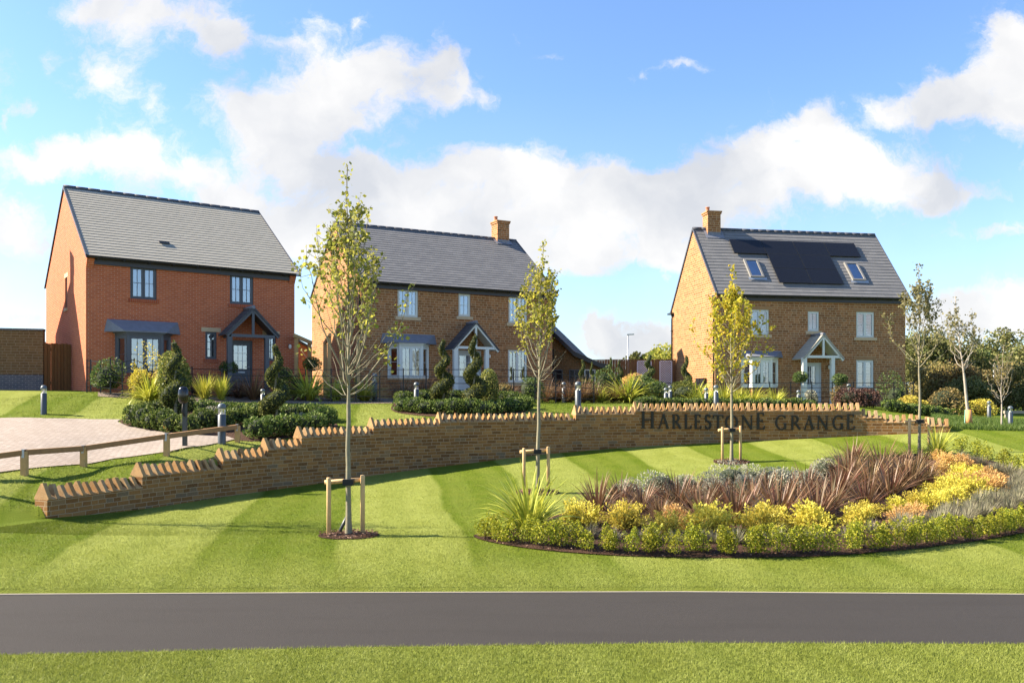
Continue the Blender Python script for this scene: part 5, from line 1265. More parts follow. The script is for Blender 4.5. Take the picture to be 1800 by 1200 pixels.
ch = thing('charging_post', 'dark grey post with a glossy black oval head beside the paved drive', 'charging post', p)
m = MB(); m.box((-.055, -.035, -.2), (.055, .035, zt-.28)); m.build('post', M['charger_grey'], ch)
m = MB(); m.lathe([(.001, -.225), (.09, -.215), (.14, -.15), (.155, 0), (.14, .13), (.09, .2), (.001, .215)], (0, 0, 0), 20); hd = m.build('head', M['black_gloss'], ch); hd.location = (-.03, -.03, zt-.2); hd.scale = (.9, .62, 1)
m = MB(); m.tube([(-.02, -.07, zt-.42), (-.03, -.09, zt-.62), (.01, -.07, zt-.75)], .022, 6); m.build('cable', M['rubber'], ch)
p = G(1104, 78); zt = zr_(588, 78)-p.z
lp = thing('street_lamp', 'slender grey street lamp far away against the cloud', 'street lamp', p)
m = MB(); m.tube([(0, 0, -.5), (0, 0, zt)], [.09, .06], 8); m.build('pole', M['galvanised'], lp); m = MB(); m.bar((-.1, 0, zt), (.55, 0, zt+.03), .16, .1); m.build('lamp_head', M['galvanised'], lp)
p = G(1751, 52); sb = thing('notice_board', 'blank grey board on two posts among the shrubs at the right', 'notice board', p)
m = MB(); za, zb_ = zr_(690, 52)-p.z, zr_(641, 52)-p.z; m.box((-.15, -.03, za), (.62, .02, zb_)); m.build('panel', M['sign_grey'], sb)
for x in (-.12, .58): m = MB(); m.tube([(x, .05, -.3), (x, .05, zb_)], .035, 8); m.build('post', M['galvanised'], sb)
p = G(1765, 36); wr = thing('low_rail', 'low pale rail in the rough grass at the right edge', 'rail', p)
m = MB(); z = zr_(724, 36)-p.z; m.bar((0, 0, z), (2.6, .5, z-.02), .1, .12); m.build('rail', M['kerb'], wr)
for x in (0.1, 1.3, 2.5): m = MB(); m.box((x-.05, x*.19-.04, -.3), (x+.05, x*.19+.05, z-.06)); m.build('post', M['kerb'], wr)
p = hit(855, 811); wm = MB(); 

# ------------------------------------------------------------------ staked young trees
def young_tree(name, label, foot, H, fork, crown, leafn, leafsz, mat, seed, bark, r0=.055, lean=0.0, spread=.9, nb=22, bare=.45, leader=True, twig=True, low_leaf=.1):
    """foot: world point; H height; fork: height of the first limb; crown(t)-> half width at relative height t in the crown"""
    rng = np.random.default_rng(seed); root = thing(name, label, 'tree', foot); m = MB()
    # leader
    n = 26; wob = np.cumsum(rng.normal(0, .012, (n+1, 2)), 0); wob -= wob[0]; wob *= np.linspace(0, 1, n+1)[:, None]**.7*1.0
    lead = [np.array([wob[i, 0]+lean*i/n, wob[i, 1], H*i/n]) for i in range(n+1)]
    rad = [max(.006, r0*(1-.78*min(1, (i/n)/.85))*(1.0 if i/n < fork/H else .80)) for i in range(n+1)]
    rad[0] *= 1.35; rad[1] *= 1.08
    m.tube([lead[0]-np.array([0, 0, .15])]+lead, [rad[0]*1.1]+rad, 10)
    LP = []; LD = []
    def lp(z): i = min(n-1, int(z/H*n)); f = z/H*n-i; return lead[i]*(1-f)+lead[i+1]*f
    for b in range(nb):
        q = (b+.5)/nb; z0 = fork+(H*.80-fork)*q**1.15*1.0; az = b*2.39996+rng.normal(0, .35); reach = None
        Lb = (H-z0)*rng.uniform(.42, .68)*(1.0 if q < .6 else .8)
        s0 = lp(z0); steps = 9; p = s0.copy(); pts = [p.copy()]
        ttip = np.clip((z0+Lb*.85-fork)/(H-fork), 0, 1); wtar = crown(ttip)*rng.uniform(.45, 1.12)*spread
        for k in range(1, steps+1):
            f = k/steps; out = wtar*(1-(1-f)**1.7); zz = z0+Lb*.92*(f**1.15)
            base_ = lp(min(H*.99, z0)); p = np.array([base_[0]+math.cos(az)*out, base_[1]+math.sin(az)*out, zz])+rng.normal(0, .012+.012*f, 3); pts.append(p)
        rb = r0*(.34-.2*q)*(1 if q < .3 else .9); m.tube(pts, [max(.0035, rb*(1-.85*k/steps)) for k in range(steps+1)], 6)
        pa = np.array(pts)
        # twigs and leaves
        nt_ = 7 if twig else 4
        for k in range(nt_):
            f = bare+(1-bare)*rng.uniform(0, 1)**.8; i = min(steps-1, int(f*steps)); s = pa[i]*(1-(f*steps-i))+pa[i+1]*(f*steps-i)
            d = rng.normal(0, 1, 3); d[2] = abs(d[2])*1.2+.5; d /= np.linalg.norm(d); l = rng.uniform(.14, .42)*(H/6.5)
            e = s+d*l; m.tube([s, (s+e)/2+rng.normal(0, .02, 3), e], [.005, .004, .0025], 4)
            cnt = rng.poisson(leafn/nb/nt_*.72); tt = rng.uniform(.2, 1.05, cnt); LP.append(s+d*l*tt[:, None]+rng.normal(0, .035*H/6, (cnt, 3)))
        cnt = rng.poisson(leafn/nb*.28); f = np.clip(bare+(1-bare)*rng.uniform(0, 1, cnt), 0, .999)*steps; i = f.astype(int); LP.append(pa[i]*(1-(f-i))[:, None]+pa[i+1]*(f-i)[:, None]+rng.normal(0, .05*H/6, (cnt, 3)))
    if leader:
        cnt = int(leafn*.07); z = rng.uniform(.68, 1.0, cnt)*H; LP.append(np.array([lp(min(x, H*.995)) for x in z])+rng.normal(0, 1, (cnt, 3))*np.array([.06, .06, .03])*H/6)
    # lower bare side shoots
    for b in range(int(nb*.35)):
        z0 = fork*rng.uniform(.97, 1.25); az = rng.uniform(0, 6.28); l = crown(.35)*rng.uniform(.5, 1.0); s = lp(z0)
        pts = [s+np.array([math.cos(az)*l*f, math.sin(az)*l*f, l*.75*f**1.5])+rng.normal(0, .012, 3) for f in np.linspace(0, 1, 7)]; m.tube(pts, [.011, .009, .007, .006, .005, .004, .003], 5)
        if rng.uniform() < low_leaf*4: cnt = rng.poisson(leafn*.006); LP.append(pts[-1]+rng.normal(0, .08, (cnt, 3)))
    m.build('trunk', bark, root)
    leaves('crown', np.concatenate(LP), leafsz, mat, root, rng, up=-.25, aspect=.85)
    return root
def mpx(Y): return Y/F
def crown_fn(pts):
    x = [a for a, b in pts]; y = [b for a, b in pts]
    return lambda t: float(np.interp(t, x, y))
f1, f2, f3, f4 = TREE_P
h = lambda foot, py: zr_(py, foot.y)-foot.z
T1 = young_tree('young_tree', 'tallest staked young tree, sparse yellow green leaves, in front of the stepped wall', f1, h(f1, 288), h(f1, 690), crown_fn([(0, .35), (.2, 1.15), (.33, 1.25), (.47, 1.0), (.65, .60), (.75, .26), (.9, .10), (1, .05)]), 1850, .08, L_['lime'], 21, M['bark_pale'], .056, -.0, 1.0, 36, .34)
T2 = young_tree('young_tree', 'slender staked tree with narrow yellow green crown left of the lettering', f2, h(f2, 424), h(f2, 676), crown_fn([(0, .25), (.25, .85), (.5, .75), (.68, .48), (.85, .26), (1, .06)]), 1550, .08, L_['lime_yellow'], 22, M['bark_pale'], .058, .03, .9, 22, .42)
T3 = young_tree('young_tree', 'staked tree with dense golden yellow leaves in front of the lettering', f3, h(f3, 466), h(f3, 692), crown_fn([(0, .3), (.25, 1.0), (.5, 1.1), (.68, .75), (.8, .16), (1, .04)]), 3000, .085, L_['gold_leaf'], 23, M['bark_pale'], .054, -.02, 1.0, 30, .20)
T4 = young_tree('young_tree', 'thin leafed staked tree at the right end of the wall', f4, h(f4, 462), h(f4, 648), crown_fn([(0, .3), (.3, .95), (.55, .7), (.75, .36), (1, .05)]), 1700, .075, L_['birch'], 24, M['bark_pale'], .050, .02, 1.0, 20, .48)
OFF = Vector((-11.6, 17.3, GXY(-11.6, 17.3)))
T0 = young_tree('young_tree', 'staked young tree beyond the left edge whose long shadow crosses the lawn', OFF, 7.2, 2.5, crown_fn([(0, .35), (.25, .8), (.5, .9), (.75, .5), (1, .06)]), 420, .07, L_['lime'], 29, M['bark_pale'], .066, 0, .9, 22, .40)
bp = G(1704, 30.6)
B5 = young_tree('birch_tree', 'pale trunked leaning birch with an orange guard at its foot', bp, h(bp, 520), h(bp, 655), crown_fn([(0, .3), (.4, .75), (.7, .6), (1, .08)]), 900, .07, L_['birch'], 25, M['bark_birch'], .065, -.55, 1.0, 16, .5, leader=True)
m = MB(); m.tube([(0, 0, 0), (-.035, 0, .62)], [.115, .105], 12); m.build('trunk_guard', M['orange_guard'], B5); m = MB(); m.bar((-.16, .02, -.1), (-.13, .02, .62), .03, .03); m.build('tie', M['green_tie'], B5)
bp = G(1760.5, 29.8)
B6 = young_tree('birch_sapling', 'thin sapling with a few leaves near the right edge', bp, h(bp, 606), h(bp, 708), crown_fn([(0, .2), (.4, .45), (.8, .3), (1, .05)]), 500, .06, L_['dry'], 26, M['bark_birch'], .032, -.02, 1.0, 14, .2)

def stakes(px_l, px_r, foot, top_py, label, bar=True):
    r0 = thing('tree_stakes', label, 'tree stakes', foot, 0, 'timber tree stakes'); Y = foot.y; xs = [(px_l-px_f(foot))/F*Y, (px_r-px_f(foot))/F*Y]
    zt = zr_(top_py, Y)-foot.z
    for i, x in enumerate(xs):
        dy = -.10+.16*i; g0 = GXY(foot.x+x, foot.y+dy)-foot.z; m = MB(); m.lathe([(.001, g0-.3), (.042, g0-.3), (.042, zt-.02+.03*i), (.036, zt+.03*i), (.001, zt+.004+.03*i)], (x, dy, 0), 12); m.build('post', M['stake_timber'], r0)
    m = MB(); z = zt-.09; m.tube([(xs[0]-.10, .0, z-.01), (xs[1]+.02, .13, z+.035)], .042, 10); m.build('crossbar', M['stake_timber'], r0)
    m = MB(); m.box((-.095, -.10, z-.055), (.095, .10, z+.055)); m.build('strap', M['rubber'], r0)
    return r0
def px_f(p): return CX+F*p.x/p.y
stakes(580, 636.5, f1, 838, 'pair of round timber stakes with crossbar holding the tallest tree')
stakes(921, 964, f2, 787, 'pair of round timber stakes holding the second tree, half behind strappy leaves')
stakes(1268.5, 1302.5, f3, 750, 'pair of round timber stakes holding the golden tree under the lettering')
stakes(1596, 1634.5, f4, 735, 'pair of round timber stakes at the far right tree by the wall end')
m = MB(); a = f1+Vector((-.36, .30, 0)); m.tube([f1+Vector((-.05, .18, .35)), f1+Vector((-.17, .2, .12)), f1+Vector((-.26, .22, -.08))], .032, 10)
o = m.build('watering_pipe', M['charger_grey']); tag(o, 'short grey watering pipe leaning at the foot of the tallest tree', 'pipe')

# ------------------------------------------------------------------ clipped plants
rg2 = np.random.default_rng(77)
def surf_pts(P, rad, n, rng, depth=.25):
    """points in the outer shell of a chain of balls"""
    P = np.asarray(P); rad = np.asarray(rad); w = rad**2; i = rng.choice(len(P), n, p=w/w.sum()); d = rng.normal(size=(n, 3)); d /= np.linalg.norm(d, axis=1, keepdims=True)
    return P[i]+d*(rad[i]*rng.uniform(1-depth, 1.05, n))[:, None], d
def spiral_parts(H=2.2, turns=2.4, R=.27, nleaf=5200, seed=1, z0=.28):
    rng = np.random.default_rng(seed); N = 90; f = np.linspace(0, 1, N); an = 2*math.pi*turns*f+.6
    rr_ = R*(1-.82*f**1.1); tube = .24*(1-.70*f)
    P = np.stack([rr_*np.cos(an)*.72, rr_*np.sin(an)*.72, z0+tube*.6+(H-z0-.12)*f], 1)
    m = MB(); m.tube(P, list(tube*.80), 9); core = m
    C, d = surf_pts(P, tube, nleaf, rng, .22); V, Fc = leaf_arrays(C, .055, rng, .2, .55, d*.8)
    return core, V, Fc
SPV = []
for s in range(3):
    core, V, Fc = spiral_parts(seed=40+s, turns=(2.3, 2.0, 2.6)[s]); SPV.append((core, V, Fc))
SPO = {}
def spiral(px, Y, top, label, var, rot=0.0, width=1.0):
    p = G(px, Y); H = zr_(top, Y)-p.z; s = H/2.2
    if var in SPO: o = dup(SPO[var])
    else:
        o = thing('spiral_topiary', '', 'topiary', (0, 0, 0), 0, 'clipped spiral topiaries'); core, V, Fc = SPV[var]
        cr = np_mesh('crown', V, Fc, L_['yew'], o); c2 = core.build('inner_growth', M['core_green'], cr)
        m = MB(); m.tube([(0, 0, -.1), (.01, 0, .5), (0, .01, 1.2), (0, 0, 1.9)], [.045, .04, .03, .015], 8); m.build('trunk', M['bark_pale'], o); SPO[var] = o
    o.location = p; o.rotation_euler = (0, 0, rot); o.scale = (s*width, s*width, s); o['label'] = label; return o
spiral(308, 25.6, 597, 'tall spiral topiary in the left hedge bed, in front of the leafy shrub', 0, .4, 1.05)
spiral(485, 26.2, 604, 'spiral topiary with bare lower stem right of the red house porch', 1, 2.2, 1.12)
spiral(779, 30.6, 595, 'spiral topiary just left of the middle house door', 2, .9, 1.05)
spiral(833.5, 30.2, 586, 'spiral topiary in front of the middle house porch', 0, 3.4, 1.0)
spiral(1024, 38.5, 631, 'dark spiral topiary in front of the stone garage', 1, 1.2, .9)
spiral(1040, 39.0, 635, 'slim dark topiary beside the garage window', 2, 3.0, .6)
spiral(1073, 39.2, 626, 'narrow dark topiary left of the timber fence', 0, 5.0, .62)
spiral(1089.5, 39.4, 631, 'dark spiral topiary before the timber fence', 1, 3.8, .85)
spiral(1141, 38.2, 622, 'large loose spiral topiary before the trellis panel', 2, 1.9, 1.15)
spiral(1205.5, 38.4, 624, 'twisting spiral topiary against the sunny gable wall', 1, .2, 1.0)

def blob_pts(n, rng, rx, ry, rz, zc, lump=.12, shell=.45):
    d = rng.normal(size=(n, 3)); d /= np.linalg.norm(d, axis=1, keepdims=True); k = rng.normal(size=(9, 3)); k /= np.linalg.norm(k, axis=1, keepdims=True); a = rng.uniform(-1, 1, 9)
    bump = 1+lump*(np.exp(4*(d@k.T-1))@a)*1.6; r = (1-shell*rng.uniform(0, 1, n)**2)*bump
    return d*r[:, None]*np.array([rx, ry, rz])+np.array([0, 0, zc]), d
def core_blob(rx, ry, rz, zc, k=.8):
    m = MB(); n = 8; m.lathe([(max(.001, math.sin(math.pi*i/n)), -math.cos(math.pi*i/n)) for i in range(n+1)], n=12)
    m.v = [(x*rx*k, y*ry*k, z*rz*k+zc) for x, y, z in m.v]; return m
def shrub(name, label, cat, p, rx, rz, mat, n, lsz, seed, group=None, ry=None, core='core_green', zc=None, lump=.14, up=.3, aspect=.55, stem=None, crown='foliage', shell=.45):
    rng = np.random.default_rng(seed); o = thing(name, label, cat, p, 0, group); ry = ry or rx; zc = rz if zc is None else zc
    C, d = blob_pts(n, rng, rx, ry, rz, zc, lump, shell); C = C[C[:, 2] > .0]
    d = (C-np.array([0, 0, zc])); d /= np.linalg.norm(d, axis=1, keepdims=True)+1e-9
    cr = leaves(crown, C, lsz, mat, o, rng, up, aspect, d*.7)
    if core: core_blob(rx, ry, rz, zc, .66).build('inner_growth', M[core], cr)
    if stem: m = MB(); m.tube([(0, 0, -.1), (.01, 0, zc*.5), (0, 0, zc)], [stem, stem*.85, stem*.7], 7); m.build('stem', M['bark_dark'], o)
    return o
shrub('clipped_shrub', 'large leafy golden green shrub behind the tall left spiral topiary', 'shrub', G(304, 29.2), .56, .92, L_['laurel'], 3200, .10, 51, ry=.55)
shrub('clipped_shrub', 'clipped egg shaped laurel right of the middle house door', 'shrub', G(858, 33.0), .42, .72, L_['laurel'], 2600, .075, 52)
for px, Y, rz_, zc, lab, s in ((402, 34.2, .26, 1.15, 'lollipop tree left of the red house porch', 1), (1407, 39.6, .28, 1.28, 'lollipop tree left of the pale door of the solar panel house', 2), (1477.5, 39.6, .28, 1.22, 'lollipop tree right of the pale door of the solar panel house', 3), (548, 36.0, .3, 1.45, 'lollipop tree under the timber pergola', 4), (500, 34.0, .34, .95, 'round dark bush right of the red house porch', 5)):
    shrub('standard_tree', lab, 'topiary', G(px, Y), .36, rz_, L_['fern'] if s < 4 else L_['yew'], 900, .075, 60+s, zc=zc, stem=.022, crown='crown')

def hedge(label, pts, w, h, seed, mat='box', group='low box hedges', name='box_hedge', lsz=.082, dens=760, up_=True):
    """low hedge following plan points: lumpy clipped masses"""
    rng = np.random.default_rng(seed); P = [np.array(p[:2]) for p in pts]; o = thing(name, label, 'hedge', pts[0], 0, group); L0_ = np.array(pts[0])
    seg = np.array([np.linalg.norm(b-a) for a, b in zip(P[:-1], P[1:])]); cum = np.r_[0, np.cumsum(seg)]; T = cum[-1]
    def atp(s): i = min(len(seg)-1, int(np.searchsorted(cum, s, 'right')-1)); f = (s-cum[i])/seg[i]; return P[i]*(1-f)+P[i+1]*f
    C = []; D = []; m = MB(); k = max(2, int(T/(w*.62)))
    for s in np.linspace(w*.3, T-w*.3, k):
        c = atp(s)+rng.normal(0, .05, 2); z = GXY(*c); rx = w*.5*rng.uniform(.9, 1.18); hz = h*rng.uniform(.86, 1.1); n = int(dens*rx*hz*4)
        d = rng.normal(size=(n, 3)); d /= np.linalg.norm(d, axis=1, keepdims=True); r = 1-.35*rng.uniform(0, 1, n)**2; q = np.sign(d)*np.abs(d)**.72
        c3 = q*r[:, None]*np.array([rx, rx, hz*.5])+np.array([c[0], c[1], z+hz*.5])-L0_; C.append(c3); D.append(d)
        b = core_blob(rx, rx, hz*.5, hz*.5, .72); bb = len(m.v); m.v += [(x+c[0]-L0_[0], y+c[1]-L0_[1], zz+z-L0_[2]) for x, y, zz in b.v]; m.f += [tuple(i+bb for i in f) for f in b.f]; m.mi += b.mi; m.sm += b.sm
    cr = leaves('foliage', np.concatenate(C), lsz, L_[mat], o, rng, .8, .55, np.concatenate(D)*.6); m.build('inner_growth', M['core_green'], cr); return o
def hl(*pp): return [hit(x, y, True) for x, y in pp]
hedge('dark box hedge at the left end of the hedge bed beside the paved drive', hl((232, 748), (262, 754), (300, 759), (338, 762)), .62, .62, 71)
hedge('dark box hedge behind, at the left back of the hedge bed', hl((236, 737), (270, 728), (305, 722), (340, 722)), .55, .50, 72)
hedge('dark box hedge curving behind the charging post', hl((348, 756), (372, 756), (398, 754)), .62, .58, 73)
hedge('dark box hedge at the front right of the hedge bed, behind the coping', hl((440, 771), (470, 769), (510, 765), (550, 758), (580, 750)), .75, .60, 74)
hedge('dark box hedge through the middle of the hedge bed below the spiral', hl((400, 748), (440, 745), (480, 741), (520, 740)), .62, .52, 75)
hedge('dark box hedge at the back right of the hedge bed', hl((350, 730), (390, 731), (440, 733), (500, 733), (550, 736), (586, 744)), .60, .50, 76)
hedge('dark box hedge, front arc of the oval bed before the middle house', hl((700, 722), (740, 726), (790, 728), (850, 728), (900, 724), (922, 718)), .80, .52, 77)
hedge('dark box hedge, back arc of the oval bed before the middle house', hl((704, 712), (760, 708), (820, 707), (880, 709), (918, 713)), .75, .50, 78)
hedge('long low dark hedge along the top of the wall before the solar panel house', [G(x, 33.2) for x in (1120, 1160, 1200, 1250, 1300, 1350, 1400, 1425)], .60, .42, 79, dens=700)
hedge('low dark hedge right of the solar panel house', [G(x, 36.0) for x in (1552, 1580, 1610, 1640, 1665)], .60, .50, 80, dens=700)
shrub('silver_shrub', 'small silvery shrub in the hedge bed beside the dark hedge', 'shrub', hit(528, 752, True), .22, .24, L_['silver'], 500, .05, 81)
shrub('silver_shrub', 'small silvery shrub beside the charging post', 'shrub', hit(372, 745, True), .32, .28, L_['silver'], 600, .05, 82)
shrub('orange_shrub', 'little orange leaved shrub in front of the left hedge', 'shrub', hit(296, 760, True), .16, .2, L_['orange'], 260, .05, 83)

# strappy plants: arching blades
def blades_arrays(n, L, wdt, rng, spread=1.0, stiff=.5, seg=6):
    V = []; Fc = []; b = 0
    for i in range(n):
        az = rng.uniform(0, 2*math.pi); el = rng.uniform(.12, 1.0)**.8*spread; l = L*rng.uniform(.6, 1.12); w = wdt*rng.uniform(.7, 1.2); d = np.array([math.cos(az), math.sin(az), 0]); sd = np.array([-d[1], d[0], 0])
        p = d*rng.uniform(0, .09)*L; th = el*.75; drop = rng.uniform(.3, 1.3)*el*(1-stiff)*2.4/seg; tw = rng.normal(0, .5)
        for k in range(seg+1):
            f = k/seg; ww = w*(1-f**2.2)*(.55+.9*min(f, .35)/.35*.5); s2 = sd*math.cos(tw*f)+np.array([0, 0, 1])*math.sin(tw*f)*.5
            V += [p-s2*ww/2, p+s2*ww/2]; th += drop*(.4+f); st = l/seg; p = p+(d*math.sin(th)+np.array([0, 0, 1])*math.cos(th))*st
            if k: o = b+2*(k-1); Fc.append((o, o+1, o+3, o+2))
        b += 2*(seg+1)
    return np.array(V), np.array(Fc)
STRAP = {}
def strappy(name, label, p, h, mat, var, kind='bronze', rot=0.0, group=None, wide=1.0):
    key = (kind, var, mat)
    if key in STRAP: o = dup(STRAP[key])
    else:
        rng = np.random.default_rng(900+var*7+len(kind)); o = thing(name, '', 'plant', (0, 0, 0))
        n, w, sp_, stf = dict(bronze=(190, .040, 1.3, .45), yellow=(210, .058, 1.25, .25), upright=(150, .05, .70, .7), fine=(200, .024, 1.15, .45))[kind]
        V, Fc = blades_arrays(n, 1.12 if kind != 'yellow' else 1.3, w, rng, sp_, stf); np_mesh('leaf_blades', V, Fc, L_[mat], o)
        if kind in ('bronze', 'fine', 'upright'):
            V, Fc = blades_arrays(70, .55, .03, rng, 1.5, .6, 4); np_mesh('basal_growth', V, Fc, L_[mat], o)
        STRAP[key] = o
    o.location = p; o.rotation_euler = (0, 0, rot); s = h/1.0; o.scale = (s*wide, s*wide, s); o['label'] = label; o['category'] = 'plant'
    if group: o['group'] = group
    return o
GB = 'bronze strap leaved plants'
strappy('yellow_flax', 'big arching yellow strap leaved plant at the left tip of the bed', hit(930, 938), 1.02, 'yellowblade', 0, 'yellow', .5, 'yellow strap leaved plants', 1.0)
strappy('yellow_flax', 'smaller yellow strap leaved plant at the far end of the bed', hit(1648, 806), .82, 'yellowblade', 0, 'yellow', 2.4, 'yellow strap leaved plants', .85)
BR = [(1050, 908, .98), (1128, 902, .82), (1190, 902, .98), (1232, 918, .92), (1292, 922, 1.02), (1368, 924, 1.12), (1436, 918, 1.0), (1345, 884, .9), (1418, 880, .95), (1475, 884, 1.12), (1492, 850, 1.2), (1530, 868, 1.15), (1565, 880, 1.0), (1548, 838, 1.15), (1598, 862, 1.1), (1612, 838, .95), (1500, 826, .95), (1262, 886, .75), (1165, 880, .7), (1090, 890, .8), (1215, 896, .85), (1320, 900, .95), (1400, 902, .95), (1460, 905, .95), (1522, 900, .85), (1580, 850, 1.0), (1630, 858, .8), (1090, 918, .6), (1160, 916, .6)]
BO = sorted(BR)
for i, (x, y, hh_) in enumerate(BR):
    k = BO.index((x, y, hh_))+1
    strappy('bronze_flax', 'bronze strap leaved plant in the big bed, '+('leftmost of them' if k == 1 else 'rightmost of them' if k == len(BR) else nth(k)+' from the left among them'), hit(x, y), hh_*.92, 'bronze', i % 4, 'bronze', i*1.3, GB, 1.0)
# by the houses
YG = [(262, 29.8, .9, 1.0, 'left of the leafy shrub at the red house bay'), (360, 31.2, .85, 1.1, 'upright, before the small window of the red house'), (390, 31.4, .85, 1.0, 'upright, left of the red house door path'), (543, 33.6, 1.05, 1.2, 'under the left pergola posts'),
      (590, 34.4, .80, 1.1, 'behind the tallest tree trunk, left side'), (640, 34.6, .82, 1.1, 'right of the tallest tree trunk'), (1056, 36.4, .62, 1.0, 'small, before the timber fence'), (1103, 36.8, 1.05, 1.3, 'large, left of the loose spiral topiary'),
      (1222, 37.0, .95, 1.2, 'against the sunny gable'), (1272, 37.0, .90, 1.2, 'behind the golden tree trunk'), (1322, 37.2, .75, 1.2, 'before the bay window of the solar panel house'), (1362, 37.4, .70, 1.3, 'right below the bay window of the solar panel house'), (1240, 36.0, .7, 1.1, 'between two bollards by the gable'), (1300, 36.6, .7, 1.2, 'left end of the bay window shutters')]
for i, (px, Y, hh_, wd, lab) in enumerate(YG):
    strappy('yellow_strap_plant', 'yellow green strappy plant '+lab, G(px, Y), hh_*1.05, 'yellowblade', 1+i % 2, 'upright' if 'upright' in lab else 'yellow', i*1.7, 'yellow plants by the houses', wd)
DG = [(350, 33.0, 1.0, 'left of the red house porch'), (446, 32.4, 1.2, 'before the red house porch post'), (420, 33.2, .9, 'below the red house door'), (505, 34.6, 1.0, 'by the right corner of the red house'), (708, 36.2, 1.05, 'under the white bay window'), (745, 36.4, 1.1, 'right end of the white bay window'), (760, 36.0, .9, 'left of the middle house spiral'),
      (895, 36.4, .8, 'below the right ground floor window of the middle house'), (960, 36.6, 1.0, 'at the right corner of the middle house'), (1000, 36.4, 1.1, 'left in the row before the garage'), (1022, 36.2, 1.15, 'tallest in the row before the garage'), (1044, 36.4, 1.0, 'beside the slim dark topiary'), (1080, 36.6, .95, 'left of the large yellow plant'), (980, 36.8, .9, 'behind the second tree trunk')]
for i, (px, Y, hh_, lab) in enumerate(DG):
    strappy('dark_tussock', 'dark bronze grass '+lab, G(px, Y), hh_, 'bronze', i % 3, 'fine', i*2.1, 'dark grasses by the houses', 1.15)
for px, Y, rx, rz_, mt, lab in ((1494, 37.2, .62, .40, 'purple', 'dark purple shrub right of the pale door, left half'), (1520, 37.4, .60, .42, 'purple', 'dark purple shrub below the right window of the solar panel house'), (1475, 37.8, .35, .42, 'autumn', 'small brownish shrub by the right porch post'), (1575, 38.6, .5, .62, 'fern', 'green leafy shrub at the right corner of the solar panel house'),
                       (1598, 37.2, .75, .42, 'gold', 'golden mound at the right corner of the solar panel house'), (1725, 38.0, .5, .40, 'gold', 'golden mound behind the leaning birch'), (1425, 38.6, .3, .3, 'silver', 'pale shrub by the doorstep of the solar panel house'), (248, 30.3, .42, .55, 'gold', 'golden bush under the red house bay window'), (188, 31.0, .55, .55, 'fern', 'dark ferny shrub at the red house corner'),
                       (278, 30.8, .35, .62, 'gold', 'taller golden bush beside the leafy shrub'), (930, 35.5, .5, .55, 'fern', 'green shrub right of the middle house window'), (885, 36.0, .45, .4, 'autumn', 'brown shrub under the right window of the middle house'), (1062, 38.0, .5, .8, 'fern', 'leafy green shrub by the garage corner'), (1110, 41.0, .75, .75, 'orange', 'orange autumn shrub before the timber fence'),
                       (1125, 37.2, .8, .55, 'fern', 'green shrub below the loose spiral topiary'), (1150, 37.0, .6, .5, 'fern', 'green shrub right below the loose spiral topiary'), (1205, 37.2, .75, .5, 'yew', 'green skirt shrub under the gable spiral topiary'), (525, 34.6, .4, .5, 'autumn', 'brown seedy shrub left of the pergola'), (1660, 38, .8, .7, 'autumn', 'reddish bush left of the leaning birch')):
    shrub('garden_shrub', lab, 'shrub', G(px, Y), rx, rz_, L_[mt], int(1500*rx*2), .085, int(px*7), lump=.5, core='core_green' if mt not in ('gold', 'orange') else 'core_gold')
m = MB(); a = G(1186, 39.2)

# ------------------------------------------------------------------ the bed: rows of small plants
def proto(builder, n): return [builder(i) for i in range(n)]
def place(protos, spots, labels, group, rng, sc=(.85, 1.15)):
    used = set()
    for i, ((p, s), lab) in enumerate(zip(spots, labels)):
        k = int(rng.integers(len(protos))); o = protos[k] if k not in used else dup(protos[k]); used.add(k)
        o.location = p; o.rotation_euler = (0, 0, rng.uniform(0, 6.28)); q = s*rng.uniform(*sc)*rng.uniform(.92, 1.08); o.scale = (q*rng.uniform(.9, 1.1), q*rng.uniform(.9, 1.1), q); o['label'] = lab; o['group'] = group
    for k, o in enumerate(protos):
        if k not in used:
            for c in KIDS.get(o.name, []):
                for c2 in KIDS.get(c.name, []): bpy.data.objects.remove(c2)
                bpy.data.objects.remove(c)
            bpy.data.objects.remove(o)
def along(pxs, ys, step_m, jit, rng):
    """points spaced along a curve given on the photograph, resting on the ground"""
    P = [np.array(hit(x, y)) for x, y in zip(pxs, ys)]; P = np.array(P); d = np.r_[0, np.cumsum(np.hypot(*np.diff(P[:, :2], axis=0).T))]; n = int(d[-1]/step_m); out = []
    for s in np.linspace(0, d[-1], n+1):
        x, y = np.interp(s, d, P[:, 0])+rng.normal(0, jit), np.interp(s, d, P[:, 1])+rng.normal(0, jit); out.append(Vector((x, y, GXY(x, y)+.04)))
    return out
rg3 = np.random.default_rng(8)
def mk_privet(i):
    rng = np.random.default_rng(300+i); o = thing('golden_privet', '', 'shrub', (0, 0, 0)); C = []; D = []
    for k in range(8):
        a = rng.uniform(0, 6.28); r = rng.uniform(0, .085); top = rng.uniform(.28, .46); n = 95; t = rng.uniform(0.05, 1, n)**.8; w = .08*np.sin(np.pi*np.clip(t*.85+.15, 0, 1))+.012
        d = rng.normal(size=(n, 3)); d[:, 2] *= .3; d /= np.linalg.norm(d, axis=1, keepdims=True)
        C.append(np.stack([r*math.cos(a)*(1+t)+d[:, 0]*w, r*math.sin(a)*(1+t)+d[:, 1]*w, top*t], 1)); D.append(d)
    leaves('foliage', np.concatenate(C), .034, L_['privet'], o, rng, .6, .6, np.concatenate(D)*.6); m = MB(); m.tube([(0, 0, -.05), (0, 0, .2)], [.014, .01], 5); m.build('stem', M['bark_dark'], o); return o
